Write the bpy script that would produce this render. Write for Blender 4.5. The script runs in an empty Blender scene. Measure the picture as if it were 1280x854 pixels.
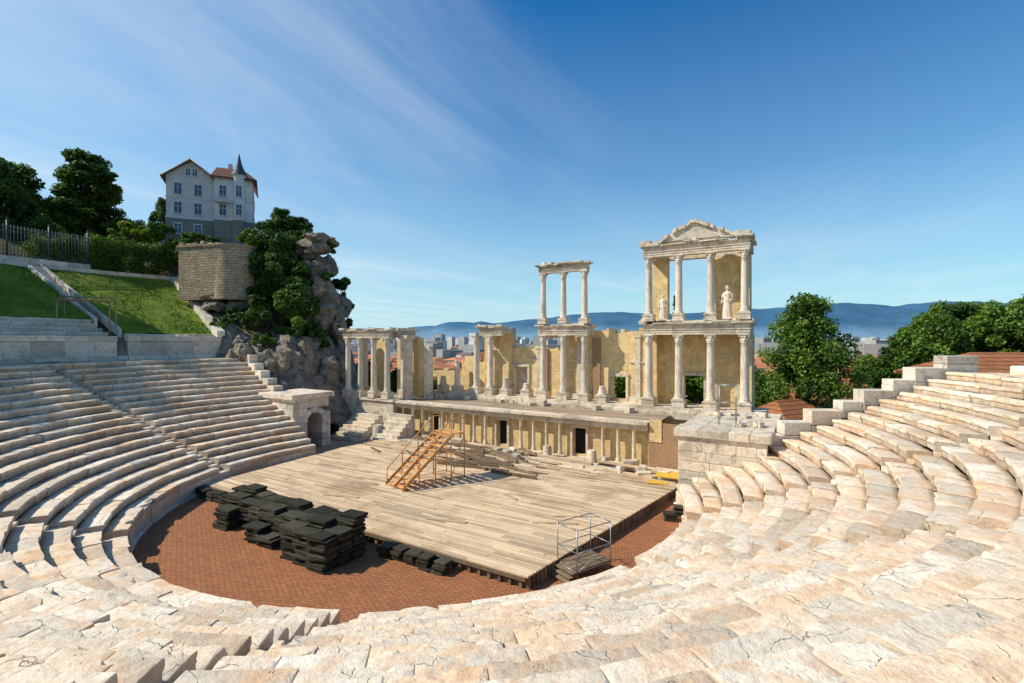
import bpy, bmesh, math, random
import numpy as np
from mathutils import Vector, Matrix, noise, Euler
random.seed(7); rng=np.random.default_rng(7)
scene=bpy.context.scene
R=random.uniform
CX,CY=-4.5,27.5
TH=math.radians(-31.47)
CAMZ=8.8
R0,TREAD,RISE,RIM=13.3,0.8,0.356,1.1
NROW=18
def pol(a,r): 
    a=math.radians(a); return CX+r*math.cos(a), CY+r*math.sin(a)
# ---------------------------------------------------------------- materials
def newmat(name):
    m=bpy.data.materials.new(name); m.use_nodes=True
    nt=m.node_tree; nt.nodes.clear()
    out=nt.nodes.new('ShaderNodeOutputMaterial'); b=nt.nodes.new('ShaderNodeBsdfPrincipled')
    nt.links.new(b.outputs[0],out.inputs[0]); b.inputs['Roughness'].default_value=.85
    b.inputs['Specular IOR Level'].default_value=.25
    return m,nt,b
def N(nt,t,**k):
    n=nt.nodes.new(t)
    for a,v in k.items(): setattr(n,a,v)
    return n
def L(nt,a,b): nt.links.new(a,b)
def coord(nt,scale=(1,1,1),rot=(0,0,0)):
    tc=N(nt,'ShaderNodeTexCoord'); mp=N(nt,'ShaderNodeMapping')
    mp.inputs['Scale'].default_value=scale; mp.inputs['Rotation'].default_value=rot
    L(nt,tc.outputs['Object'],mp.inputs[0]); return mp.outputs[0]
def noisen(nt,vec,scale,detail=5,rough=.6,dist=0):
    n=N(nt,'ShaderNodeTexNoise'); n.inputs['Scale'].default_value=scale; n.inputs['Detail'].default_value=detail
    n.inputs['Roughness'].default_value=rough; n.inputs['Distortion'].default_value=dist
    L(nt,vec,n.inputs['Vector']); return n.outputs[0]
def ramp(nt,fac,stops):
    r=N(nt,'ShaderNodeValToRGB'); e=r.color_ramp.elements
    while len(e)<len(stops): e.new(.5)
    for i,(p,c) in enumerate(stops):
        e[i].position=p; e[i].color=(c,c,c,1) if isinstance(c,(int,float)) else (*c,1)
    L(nt,fac,r.inputs[0]); return r.outputs[0]
def mix(nt,f,a,b,mode='MIX'):
    m=N(nt,'ShaderNodeMix',data_type='RGBA',blend_type=mode)
    for s,v in ((m.inputs[0],f),(m.inputs[6],a),(m.inputs[7],b)):
        if isinstance(v,(int,float)): s.default_value=v
        elif isinstance(v,tuple): s.default_value=(*v,1)
        else: L(nt,v,s)
    return m.outputs[2]
def mth(nt,op,a,b=None,clamp=False):
    m=N(nt,'ShaderNodeMath',operation=op); m.use_clamp=clamp
    for i,v in enumerate((a,b)):
        if v is None: continue
        if isinstance(v,(int,float)): m.inputs[i].default_value=v
        else: L(nt,v,m.inputs[i])
    return m.outputs[0]
def attr(nt,name='tint'):
    a=N(nt,'ShaderNodeAttribute'); a.attribute_name=name; return a.outputs['Fac']
def bump(nt,b,h,strength=.5,dist=.02):
    n=N(nt,'ShaderNodeBump'); n.inputs['Strength'].default_value=strength; n.inputs['Distance'].default_value=dist
    L(nt,h,n.inputs['Height']); L(nt,n.outputs[0],b.inputs['Normal'])
def stone(name,c1,c2,c3,stain=(.16,.13,.10),big=.5,fine=7,stainlo=.56,bs=.6,bd=.03,tintamt=.45,scale=(1,1,1),tints=None,dirt=False):
    m,nt,b=newmat(name); v=coord(nt,scale)
    n1=noisen(nt,v,big,4,.65,.3); n2=noisen(nt,v,fine,6,.75 if not dirt else .66); n3=noisen(nt,v,1.7,5,.7,.5)
    col=ramp(nt,n1,[(.35,c1),(.5,c2),(.66,c3)])
    t=attr(nt)
    tc=ramp(nt,t,tints or [(0,(.66,.60,.54)),(.35,(.9,.86,.8)),(.6,(1.0,.94,.88)),(.8,(1.08,.93,.80)),(1,(1.2,1.18,1.14))])
    col=mix(nt,min(1,tintamt*2),col,tc,'MULTIPLY')
    fv=ramp(nt,n2,[(.3,.62 if not dirt else .76),(.5,1.0),(.75,1.15)])
    col=mix(nt,.95,col,fv,'MULTIPLY')
    st=ramp(nt,n3,[(stainlo,0.0),(stainlo+.11,.85)])
    st=mth(nt,'MULTIPLY',st,ramp(nt,n2,[(.35,.3),(.6,1.0)]))
    if dirt:
        dd=mth(nt,'MULTIPLY',attr(nt,'dirt'),ramp(nt,n3,[(.32,.25),(.60,1.0)]))  # settled dirt plus row-edge shading, both painted into the stone colour
        dd=mth(nt,'MULTIPLY',dd,ramp(nt,n2,[(.35,.45),(.6,.95)]))
        st=mth(nt,'MAXIMUM',st,dd,True)
        n5=noisen(nt,v,.95,5,.7,.8)
        col=mix(nt,ramp(nt,n5,[(.50,0.0),(.64,.62)]),col,(.72,.42,.22))
        # hairline cracks crossing the blocks
        vc=N(nt,'ShaderNodeTexVoronoi'); vc.feature='DISTANCE_TO_EDGE'; vc.inputs['Scale'].default_value=1.7
        nzc=N(nt,'ShaderNodeTexNoise'); nzc.inputs['Scale'].default_value=2.2; nzc.inputs['Detail'].default_value=5; L(nt,v,nzc.inputs['Vector'])
        L(nt,mix(nt,.3,v,nzc.outputs[1]),vc.inputs['Vector'])
        ck=mth(nt,'MULTIPLY',ramp(nt,vc.outputs[0],[(0.0,1.0),(.010,0.0)]),ramp(nt,n5,[(.44,1.0),(.52,0.0)]))
        st=mth(nt,'MAXIMUM',st,mth(nt,'MULTIPLY',ck,.85),True)
    col=mix(nt,st,col,stain)
    L(nt,col,b.inputs['Base Color'])
    if not dirt:
        vo=N(nt,'ShaderNodeTexVoronoi'); vo.feature='DISTANCE_TO_EDGE'; vo.inputs['Scale'].default_value=1.1
        wv=mix(nt,.18,v,N(nt,'ShaderNodeTexNoise').outputs[1]); L(nt,wv,vo.inputs['Vector'])
        cr=ramp(nt,vo.outputs[0],[(0,0.0),(.018,1.0)])
        cm=mth(nt,'MAXIMUM',cr,ramp(nt,n1,[(.45,0.0),(.5,1.0)]))
        h=mth(nt,'ADD',n2,mth(nt,'MULTIPLY',cm,.3))
    else:
        pv=N(nt,'ShaderNodeTexVoronoi'); pv.inputs['Scale'].default_value=7; L(nt,v,pv.inputs['Vector'])
        n4=noisen(nt,v,26,4,.7)
        h=mth(nt,'SUBTRACT',mth(nt,'MULTIPLY',n2,.9),mth(nt,'MULTIPLY',ck,.5)); h=mth(nt,'ADD',h,mth(nt,'MULTIPLY',n4,.25)); h=mth(nt,'ADD',h,mth(nt,'MULTIPLY',mth(nt,'MAXIMUM',ramp(nt,pv.outputs[0],[(.05,0.0),(.16,1.0)]),ramp(nt,n3,[(.5,1.0),(.6,0.0)])),.45))
    bump(nt,b,h,bs,bd); b.inputs['Roughness'].default_value=.8
    return m
M={}
M['seat']=stone('seat_marble',(.86,.71,.54),(.84,.76,.64),(.82,.62,.43),stain=(.30,.215,.145),big=.4,stainlo=.60,bs=.85,bd=.055,dirt=True,
   tints=[(0,(.68,.61,.54)),(.25,(.88,.85,.80)),(.5,(1.0,.95,.88)),(.7,(1.06,.90,.74)),(.85,(1.04,1.01,.96)),(1,(1.12,1.10,1.06))])
M['marble']=stone('weathered_marble',(.62,.54,.43),(.74,.67,.55),(.50,.42,.31),stain=(.22,.17,.12),big=.8,stainlo=.54,bs=.6,tintamt=.35)
M['column']=stone('column_marble',(.64,.57,.47),(.74,.67,.56),(.52,.43,.33),stain=(.26,.20,.14),big=1.2,stainlo=.56,bs=.5,bd=.02,tintamt=.25,scale=(2.2,2.2,.45))
M['halfcol']=stone('limestone_half_columns',(.62,.52,.37),(.70,.61,.46),(.52,.42,.28),stain=(.24,.18,.11),big=1.2,stainlo=.55,bs=.5,bd=.02,tintamt=.25)
M['white']=stone('pale_limestone',(.66,.61,.53),(.74,.70,.62),(.56,.50,.42),stain=(.22,.19,.15),big=.4,stainlo=.55,bs=.5)
M['rock']=stone('grey_rock',(.31,.27,.22),(.42,.37,.30),(.20,.17,.135),stain=(.07,.06,.045),big=.5,fine=2.5,stainlo=.5,bs=1,bd=.3,tintamt=.4)
def brickmat(name,c1,c2,mortar,bw,bh,vertical=True,ms=.012,bs=.5,noisecol=(.5,.4,.3),namt=.3,plaster=None,plo=.5,warp=.25,stain=None):
    m,nt,b=newmat(name)
    tc=N(nt,'ShaderNodeTexCoord'); s=N(nt,'ShaderNodeSeparateXYZ'); L(nt,tc.outputs['Object'],s.inputs[0])
    cb=N(nt,'ShaderNodeCombineXYZ')
    if vertical: L(nt,mth(nt,'ADD',s.outputs[0],s.outputs[1]),cb.inputs[0]); L(nt,s.outputs[2],cb.inputs[1])
    else: L(nt,s.outputs[0],cb.inputs[0]); L(nt,s.outputs[1],cb.inputs[1])
    nz=N(nt,'ShaderNodeTexNoise'); nz.inputs['Scale'].default_value=1.5; L(nt,tc.outputs['Object'],nz.inputs['Vector'])
    wv=N(nt,'ShaderNodeVectorMath',operation='MULTIPLY_ADD'); L(nt,nz.outputs[1],wv.inputs[0]); wv.inputs[1].default_value=(bw*warp,bh*warp,0); L(nt,cb.outputs[0],wv.inputs[2])
    br=N(nt,'ShaderNodeTexBrick'); L(nt,wv.outputs[0],br.inputs['Vector'])
    br.inputs['Scale'].default_value=1; br.inputs['Brick Width'].default_value=bw; br.inputs['Row Height'].default_value=bh
    br.inputs['Mortar Size'].default_value=ms; br.inputs['Color1'].default_value=(*c1,1); br.inputs['Color2'].default_value=(*c2,1); br.inputs['Mortar'].default_value=(*mortar,1)
    v=tc.outputs['Object']
    n1=noisen(nt,v,.7,5,.65,.4); n2=noisen(nt,v,9,5,.7)
    col=mix(nt,namt,br.outputs[0],ramp(nt,n1,[(.35,noisecol),(.65,(.9,.85,.8))]),'MULTIPLY')
    if plaster:
        f=ramp(nt,n1,[(plo,0.0),(plo+.05,1.0)])
        pc=mix(nt,ramp(nt,noisen(nt,v,1.6,5,.7),[(.4,0.0),(.7,1.0)]),plaster,tuple(x*.62 for x in plaster))
        col=mix(nt,f,col,pc)
    if stain:
        mp=N(nt,'ShaderNodeMapping'); mp.inputs['Scale'].default_value=(1.6,1.6,.35); L(nt,v,mp.inputs[0])
        col=mix(nt,ramp(nt,noisen(nt,mp.outputs[0],1.1,6,.7,.5),[(.54,0.0),(.70,.6)]),col,stain)
    col=mix(nt,.8,col,ramp(nt,n2,[(.3,.7),(.7,1.2)]),'MULTIPLY')
    L(nt,col,b.inputs['Base Color'])
    h=mth(nt,'ADD',mth(nt,'MULTIPLY',br.outputs[1],-.7),n2); bump(nt,b,h,bs,.025)
    return m
M['ochre']=brickmat('ochre_masonry',(.76,.56,.28),(.82,.62,.34),(.54,.39,.21),.62,.30,plaster=(.88,.65,.31),plo=.46,namt=.25,stain=(.40,.27,.14))
M['redbrick']=brickmat('red_brick_masonry',(.44,.21,.10),(.35,.18,.09),(.48,.37,.24),.30,.075,namt=.3,ms=.015)
M['rubble']=brickmat('rubble_masonry',(.62,.50,.35),(.42,.34,.23),(.26,.20,.14),.55,.27,namt=.5,ms=.03,bs=1,warp=1.4,stain=(.16,.14,.08))
M['orch']=brickmat('orchestra_brick_paving',(.54,.205,.08),(.41,.15,.06),(.18,.10,.055),.26,.13,vertical=False,namt=.35,noisecol=(.6,.55,.5),ms=.016,bs=.8)
M['rooftile']=brickmat('clay_roof_tiles',(.58,.22,.09),(.42,.16,.07),(.14,.06,.03),.25,.3,namt=.4,ms=.03,bs=1)
def flat(name,c,rough=.8,var=.25,scale=3,metal=0,tint=.0,bs=.2,stretch=(1,1,1)):
    m,nt,b=newmat(name); v=coord(nt,stretch); n=noisen(nt,v,scale,5,.7)
    col=mix(nt,1.0,c,ramp(nt,n,[(.3,1-var),(.7,1+var)]),'MULTIPLY')
    if tint>0:
        col=mix(nt,1.0,col,ramp(nt,attr(nt),[(0,1-tint),(1,1+tint)]),'MULTIPLY')
    L(nt,col,b.inputs['Base Color']); b.inputs['Roughness'].default_value=rough; b.inputs['Metallic'].default_value=metal
    if bs: bump(nt,b,n,bs,.02)
    return m
m,nt,b=newmat('weathered_planks'); v=coord(nt,(.35,5,5)); n=noisen(nt,v,2.2,6,.7); v2=coord(nt); nb=noisen(nt,v2,.35,6,.65,.6)
col=mix(nt,1.0,(.66,.49,.315),ramp(nt,n,[(.3,.70),(.7,1.2)]),'MULTIPLY'); col=mix(nt,1.0,col,ramp(nt,attr(nt),[(0,.64),(.5,1.0),(1,1.18)]),'MULTIPLY')
col=mix(nt,1.0,col,ramp(nt,nb,[(.32,(.70,.62,.53)),(.5,(1,1,1)),(.68,(1.10,1.07,1.0))]),'MULTIPLY')
L(nt,col,b.inputs['Base Color']); bump(nt,b,n,.4,.02); M['plank']=m
M['darkwood']=flat('dark_mats',(.045,.04,.026),.9,.4,5,tint=.6,bs=.5)
M['wood']=flat('orange_timber',(.56,.28,.10),.7,.3,3,tint=.3,bs=.3)
M['oldwood']=flat('old_timber',(.19,.135,.085),.85,.35,3,tint=.3,bs=.4)
M['metal']=flat('galvanised_steel',(.35,.35,.35),.45,.2,6,metal=.7,bs=.1)
M['iron']=flat('dark_iron',(.07,.09,.10),.5,.2,6,metal=.3,bs=.1)
M['gate']=flat('rusty_frame_steel',(.36,.25,.14),.6,.2,6,bs=.1)
M['dirt']=flat('dirt',(.40,.30,.20),.95,.35,1.2,bs=.6)
M['deck']=flat('stage_deck_timber',(.34,.25,.17),.9,.3,3,tint=.3,bs=.4,stretch=(.4,4,4))
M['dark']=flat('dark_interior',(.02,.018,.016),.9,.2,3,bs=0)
M['yellow']=flat('yellow_board',(.65,.40,.05),.6,.15,4,bs=0)
M['stucco']=flat('house_stucco',(.68,.62,.60),.85,.18,.8,tint=.08,bs=.15)
M['hstone']=brickmat('house_basement_stone',(.34,.31,.27),(.27,.25,.23),(.19,.18,.17),.5,.25)
M['winframe']=flat('window_frame',(.66,.65,.64),.6,.1,3,bs=0)
M['glass']=flat('window_glass',(.05,.10,.17),.15,.2,1.5,bs=0)
M['slate']=flat('slate_roof',(.06,.075,.10),.6,.3,4,bs=.3)
M['roofbrown']=brickmat('house_roof_tiles',(.30,.12,.07),(.20,.085,.05),(.06,.03,.02),.3,.3,ms=.03,bs=1)
M['citywall']=flat('city_wall',(.50,.48,.45),.9,.15,.02,tint=.4,bs=0)
M['cityroof']=flat('city_roof',(.46,.18,.09),.9,.2,.05,tint=.4,bs=0)
M['bark']=flat('bark',(.10,.075,.05),.95,.4,4,bs=.8,stretch=(3,3,.6))
def leafmat(name,c,c2):
    m,nt,b=newmat(name); t=attr(nt)
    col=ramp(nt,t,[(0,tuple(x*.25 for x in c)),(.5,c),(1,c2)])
    L(nt,col,b.inputs['Base Color']); b.inputs['Roughness'].default_value=.55
    tr=N(nt,'ShaderNodeBsdfTranslucent'); L(nt,mix(nt,1.0,col,(1.3,1.5,.5),'MULTIPLY'),tr.inputs[0])
    ms=N(nt,'ShaderNodeMixShader'); ms.inputs[0].default_value=.25
    out=[n for n in nt.nodes if n.type=='OUTPUT_MATERIAL'][0]
    L(nt,b.outputs[0],ms.inputs[1]); L(nt,tr.outputs[0],ms.inputs[2]); L(nt,ms.outputs[0],out.inputs[0])
    return m
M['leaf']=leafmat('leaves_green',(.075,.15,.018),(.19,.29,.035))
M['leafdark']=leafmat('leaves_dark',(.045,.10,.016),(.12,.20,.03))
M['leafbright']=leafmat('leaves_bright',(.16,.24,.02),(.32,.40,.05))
def grassmat(name,g1,g2,g3,rock=False):
    m,nt,b=newmat(name); v=coord(nt)
    n1=noisen(nt,v,.25,6,.6); n2=noisen(nt,v,6,6,.75)
    col=ramp(nt,n1,[(.35,g1),(.52,g2),(.68,g3)])
    col=mix(nt,1.0,col,ramp(nt,n2,[(.3,.5),(.7,1.4)]),'MULTIPLY')
    if rock:
        g=N(nt,'ShaderNodeNewGeometry'); s=N(nt,'ShaderNodeSeparateXYZ'); L(nt,g.outputs['True Normal'],s.inputs[0])
        f=ramp(nt,mth(nt,'ADD',s.outputs[2],mth(nt,'MULTIPLY',mth(nt,'SUBTRACT',n1,.5),.6)),[(.70,1.0),(.84,0.0)])
        rc=ramp(nt,noisen(nt,v,1.3,7,.7,.6),[(.35,(.12,.10,.075)),(.6,(.34,.28,.22))])
        col=mix(nt,f,col,rc)
    L(nt,col,b.inputs['Base Color']); bump(nt,b,n2,.9,.12); b.inputs['Roughness'].default_value=.95
    return m
M['lawn']=grassmat('lawn_grass',(.09,.16,.010),(.17,.24,.018),(.27,.31,.04))
M['hill']=grassmat('hill_ground',(.07,.095,.02),(.15,.13,.06),(.24,.19,.11),rock=True)
M['plain']=grassmat('plain_ground',(.05,.075,.03),(.07,.09,.04),(.10,.10,.06))
# ---------------------------------------------------------------- mesh builder
class MB:
    def __init__(s): s.v=[];s.f=[];s.t=[];s.m=[];s.s=[];s.d={}
    def add(s,vs,fs,t=.5,m=0,smooth=False,dirt=None):
        o=len(s.v); s.v.extend(vs)
        if dirt: 
            for i,q in enumerate(dirt): s.d[o+i]=q
        for f in fs: s.f.append(tuple(i+o for i in f))
        n=len(fs); s.t.extend([t]*n); s.m.extend([m]*n)
        if isinstance(smooth,list): s.s.extend(smooth)
        else: s.s.extend([smooth]*n)
    def box(s,x0,x1,y0,y1,z0,z1,m=0,t=None,j=.002,rot=None):
        if t is None: t=random.random()
        x0+=R(-j,j);x1+=R(-j,j);y0+=R(-j,j);y1+=R(-j,j);z0+=R(-j,j);z1+=R(-j,j)
        vs=[(x0,y0,z0),(x1,y0,z0),(x1,y1,z0),(x0,y1,z0),(x0,y0,z1),(x1,y0,z1),(x1,y1,z1),(x0,y1,z1)]
        if rot is not None: 
            c=Vector(((x0+x1)/2,(y0+y1)/2,(z0+z1)/2)); e=Euler(rot).to_matrix()
            vs=[tuple(c+e@(Vector(p)-c)) for p in vs]
        s.add(vs,[(0,3,2,1),(4,5,6,7),(0,1,5,4),(1,2,6,5),(2,3,7,6),(3,0,4,7)],t,m)
    def lathe(s,cx,cy,prof,n=16,m=0,t=None,sx=1,sy=1,fn=None):
        if t is None: t=random.random()
        vs=[]
        for (r,z) in prof:
            for i in range(n):
                a=2*math.pi*i/n; rr=r*(fn(a,z) if fn else 1)
                vs.append((cx+rr*math.cos(a)*sx,cy+rr*math.sin(a)*sy,z))
        fs=[]
        for k in range(len(prof)-1):
            for i in range(n):
                j=(i+1)%n; fs.append((k*n+i,k*n+j,(k+1)*n+j,(k+1)*n+i))
        s.add(vs,fs,t,m,True)
        s.add([vs[i] for i in range(n)],[tuple(reversed(range(n)))],t,m); s.add([vs[-n+i] for i in range(n)],[tuple(range(n))],t,m)
    def tube(s,p,q,r,m=0,n=6,r2=None,t=None):
        if t is None: t=random.random()
        p=Vector(p);q=Vector(q);d=(q-p)
        if d.length<1e-6: return
        d.normalize(); a=d.orthogonal().normalized(); b=d.cross(a); r2=r if r2 is None else r2
        vs=[tuple(p+(a*math.cos(2*math.pi*i/n)+b*math.sin(2*math.pi*i/n))*r) for i in range(n)]+[tuple(q+(a*math.cos(2*math.pi*i/n)+b*math.sin(2*math.pi*i/n))*r2) for i in range(n)]
        s.add(vs,[(i,(i+1)%n,n+(i+1)%n,n+i) for i in range(n)]+[tuple(reversed(range(n))),tuple(range(n,2*n))],t,m,n>4)
    def build(s,name,mats,parent=None,bevel=0,loc=None,rotz=None):
        me=bpy.data.meshes.new(name); me.from_pydata(s.v,[],s.f)
        me.polygons.foreach_set('material_index',s.m); me.polygons.foreach_set('use_smooth',s.s)
        a=me.attributes.new('tint','FLOAT','FACE'); a.data.foreach_set('value',s.t)
        if s.d:
            arr=np.zeros(len(s.v),dtype=np.float32)
            for k,q in s.d.items(): arr[k]=q
            a=me.attributes.new('dirt','FLOAT','POINT'); a.data.foreach_set('value',arr)
        for k in mats: me.materials.append(M[k])
        me.update()
        o=bpy.data.objects.new(name,me); scene.collection.objects.link(o)
        if parent: o.parent=parent
        if loc: o.location=loc
        if rotz is not None: o.rotation_euler=(0,0,rotz)
        if bevel:
            b=o.modifiers.new('bev','BEVEL'); b.width=bevel; b.segments=2; b.limit_method='ANGLE'; b.angle_limit=math.radians(50)
        return o
def empty(name,loc=(0,0,0),rotz=0):
    e=bpy.data.objects.new(name,None); scene.collection.objects.link(e); e.location=loc; e.rotation_euler=(0,0,rotz); return e
def S2W(u,v):
    return CX+u*math.cos(TH)-v*math.sin(TH), CY+u*math.sin(TH)+v*math.cos(TH)
# ---------------------------------------------------------------- seating
seats=empty('marble_seating')
def arc_block(mb,r0,r1,a0,a1,zt,h,tint,near,m=0,nose=True,wear=1.0):
    d0=math.hypot(CX+r0*math.cos((a0+a1)/2),CY+r0*math.sin((a0+a1)/2))
    st,nt_=(.06,11) if d0<6.5 else (.12,7) if d0<13 else (.3,4)
    w=(a1-a0)*r0; na=max(1,int(w/st)); g=(.002+R(0,.009))/r0; e=.012/r0
    angs=[a0+g]+[a0+g+e+(a1-a0-2*g-2*e)*i/na for i in range(na+1)]+[a1-g]
    sd=R(0,100); dz=R(-.022,.020)*wear; dr=R(-.045,.045)*wear; tilt=R(-.014,.014)*wear; tilt2=R(-.018,.018)*wear
    worn=max(0,R(-.3,1.2)); skew=R(-.02,.02)*wear
    prof=[(.06,-h,0,1),(.06,-.5*h,0,.7),(.02,-.40*h,.3,.5),(0,-.30*h,1,.12),(.004,-.03,1,0),(.018,-.004,1,0)] if nose else [(.0,-h,0,.8),(.0,-.5*h,.3,.4),(0,-.03,1,0),(.018,-.004,1,0)]
    ns=len(prof)-1
    L_=r1-r0
    for i in range(1,nt_+1):
        f=i/nt_; prof.append((.03+f*L_, (-.022 if nose and f>.62 else 0)+tilt2*(f-.5),.12,max(0,(f-.6)/.4)**1.5*.9))  # tread backs darken: gathered dirt and painted shade that sets rows apart
    prof.append((L_+.06,-h,0,1))
    vs=[];dl=[];na2=len(angs); npf=len(prof)
    for ai,a in enumerate(angs):
        end=(ai==0 or ai==na2-1)
        fa=(a-a0)/(a1-a0)-.5
        for (dr_,z_,ed,dq) in prof:
            r=r0+dr_+dr+skew*fa*2; z=zt+z_+dz+tilt*fa*2
            if z_>-h+.001:
                if end: z-=.007; r+=.006*(ed>0.4)
                x=CX+r*math.cos(a); y=CY+r*math.sin(a)
                n=noise.noise(Vector((x*2.3+sd,y*2.3,z*3))); n2=noise.noise(Vector((x*8+sd,y*8,z*8)))
                z+=(n*.018+n2*.008)*wear; r+=n*.035*ed*wear+n2*.014*ed
                c=noise.noise(Vector((x*2.0,y*2.0,sd)))+.35*n2
                if ed>.4 and c>.10: z-=(c-.10)*.24*wear*worn; r+=(c-.10)*.36*wear*worn
                elif (end or ai==1 or ai==na2-2) and c>.1: z-=(c-.1)*.10*worn
            x=CX+r*math.cos(a); y=CY+r*math.sin(a); vs.append((x,y,z)); dl.append(min(1,dq+(.5 if end else 0)))
    fs=[];sm=[]
    for i in range(na2-1):
        for k in range(npf-1):
            fs.append((i*npf+k,(i+1)*npf+k,(i+1)*npf+k+1,i*npf+k+1)); sm.append(k>ns and 0<i<na2-2)
    mb.add(vs,fs,tint,m,sm,dl)
    mb.add([vs[k] for k in range(npf)],[tuple(range(npf))],tint,m,False,[.7]*npf); mb.add([vs[(na2-1)*npf+k] for k in range(npf)],[tuple(reversed(range(npf)))],tint,m,False,[.7]*npf)
A0,A1=-222,-4
AIS=[-192,-145,-90,-50,-25]
mb=MB()
def ring(mb,r0,r1,zt,h,amin,amax,aisles,wmin=.8,wmax=2.0,nose=True,wear=1.0,m=0,ash=.40):
    hw=ash/r0
    segs=[];cur=math.radians(amin)
    for a in aisles:
        ar=math.radians(a)
        if ar<math.radians(amin) or ar>math.radians(amax): continue
        segs.append((cur,ar-hw)); cur=ar+hw
    segs.append((cur,math.radians(amax)))
    for s0,s1 in segs:
        a=s0
        while a<s1-1e-4:
            w=R(wmin,wmax)/r0; b=a+w
            if s1-b<.5/r0: b=s1
            arc_block(mb,r0,r1,a,b,zt,h,random.random(),0,m,nose,wear); a=b
for k in range(NROW):
    r0=R0+TREAD*k; z=RIM+RISE*k
    ring(mb,r0,r0+TREAD,z,RISE+.03,A0,A1,AIS)
    if k>0:
        for a in AIS:
            ar=math.radians(a)
            for j,(ra,rb,zz) in enumerate(((r0,r0+.4,z-RISE),(r0+.4,r0+.8,z-RISE/2))):
                hw=.38/ra
                arc_block(mb,ra,rb,ar-hw,ar+hw,zz,RISE/2+.1,random.random()*.6,0,0,False,.8)
ring(mb,R0+.04,R0+.6,RIM-RISE-.005,.85,A0,A1,[],1.0,1.6,nose=False,wear=.6)
ring(mb,R0-.12,R0+.5,.14,.3,A0,A1,[],1.0,1.6,nose=False,wear=.6)
zt=RIM+RISE*(NROW-1)
ring(mb,R0+TREAD*NROW,R0+TREAD*NROW+1.0,zt-.01,.3,A0,A1,[],.9,1.8,nose=False,wear=.8)
ring(mb,R0+TREAD*NROW+1.0,R0+TREAD*NROW+2.1,zt-.015,.3,A0,A1,[],.9,1.8,nose=False,wear=.8)
mb.build('seat_rows',['seat'],seats)
mb=MB(); n=120; vs=[]
for i in range(n+1):
    a=math.radians(A0+(A1-A0)*i/n)
    for r,z in ((R0+.3,-.3),(R0+.3,.45),(R0+TREAD*NROW,zt-.95),(R0+TREAD*NROW+2.4,zt-.4),(R0+TREAD*NROW+2.4,-.3)):
        vs.append((CX+r*math.cos(a),CY+r*math.sin(a),z))
fs=[(i*5+k,i*5+k+1,i*5+5+k+1,i*5+5+k) for i in range(n) for k in range(4)]
fs+= [tuple(range(5)),tuple(range(n*5,n*5+5))]
mb.add(vs,fs); mb.build('seating_substructure',['dirt'],seats)
def radial_wall(name,A,ra,rb,extra,th,side,mat='white'):
    mb=MB(); r=ra; ang=math.radians(A)
    while r<rb:
        w=R(1.0,1.7); top=RIM+RISE*((r+w/2-R0)/TREAD)+extra+R(-.12,.12); z=-.3
        while z<top-.05:
            h=min(R(.5,.62),top-z)
            if top-(z+h)<.25: h=top-z
            mb.box(r+.006,r+w-.006,0 if side>0 else -th,th if side>0 else 0,z+.004,z+h-.004,j=.02)
            z+=h
        r+=w
    return mb.build(name,[mat],None,bevel=.035,loc=(CX,CY,0),rotz=ang)
radial_wall('end_wall',-3.6,17.6,27.6,.42,.9,1,'white')
radial_wall('end_wall',138.2,17.5,28.8,.45,.8,-1)
mb=MB()
for a,r,w,h,d in ((-9,29.0,1.4,.45,.9),(-16,29.2,1.7,.4,.9),(-25,29.3,1.6,.35,.9),(-31,29.2,1.3,.5,.8),(-40,29.3,1.5,.4,.8)):
    x,y=pol(a,r); ca=math.radians(a)
    mb.box(x-d/2,x+d/2,y-w/2,y+w/2,zt-.05,zt+h,rot=(R(-.03,.03),R(-.03,.03),ca),j=.03)
mb.build('loose_marble_blocks',['seat'],None,bevel=.08)
# ---------------------------------------------------------------- upper tier left
ut=empty('upper_tier')
mb=MB()
def parapet(a0,a1):
    ring(mb,29.8,30.35,zt+.35,.4,a0,a1,[],1.4,2.4,nose=False,wear=.4)
    ring(mb,29.9,30.4,zt+1.55,1.2,a0,a1,[],1.4,2.4,nose=False,wear=.4)
    ring(mb,29.75,30.5,zt+1.95,.4,a0,a1,[],1.4,2.6,nose=True,wear=.6)
parapet(-220,-205.9); parapet(-204.4,-160)
for k in range(4):
    ring(mb,30.7+.75*k,31.45+.75*k,zt+2.25+.36*k,.36,-204.0,-160,[-178],1,1.8)
for k in range(2):
    ring(mb,30.5+.45*k,31.0+.45*k,zt+2.05+.12*k,.3,-219.5,-206.4,[],1,1.8)
for a,w in ((-205.15,.7),(-178,.9)):
    nst=46
    for i in range(nst):
        f=i/nst; r=29.8+f*14.4; z=zt+.2+f*(15.75-zt-.2)
        hw=w/2/r; ar=math.radians(a)
        arc_block(mb,r,r+14.4/nst+.05,ar-hw,ar+hw,z+.15,.45,.5,0,0,False,.4)
def kerb(a,r0,z0,r1,z1,w,h,n=9):
    ar=math.radians(a)
    for i in range(n):
        f0=i/n;f1=(i+1)/n-.004
        ra=r0+(r1-r0)*f0; rb=r0+(r1-r0)*f1; za=z0+(z1-z0)*f0; zb=z0+(z1-z0)*f1
        vs=[]
        for (r,z) in ((ra,za),(rb,zb)):
            for s,t in ((-1,-.6),(1,-.6),(1,h),(-1,h)):
                vs.append((CX+r*math.cos(ar)-s*w/2*math.sin(ar),CY+r*math.sin(ar)+s*w/2*math.cos(ar),z+t))
        mb.add(vs,[(0,1,5,4),(1,2,6,5),(2,3,7,6),(3,0,4,7),(0,3,2,1),(4,5,6,7)],random.random())
kerb(-220.2,30.2,9.3,44.2,15.6,.7,.35)
kerb(-205.85,31,9.6,44,15.6,.22,.12); kerb(-204.45,33,10.5,44,15.6,.22,.12)
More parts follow.
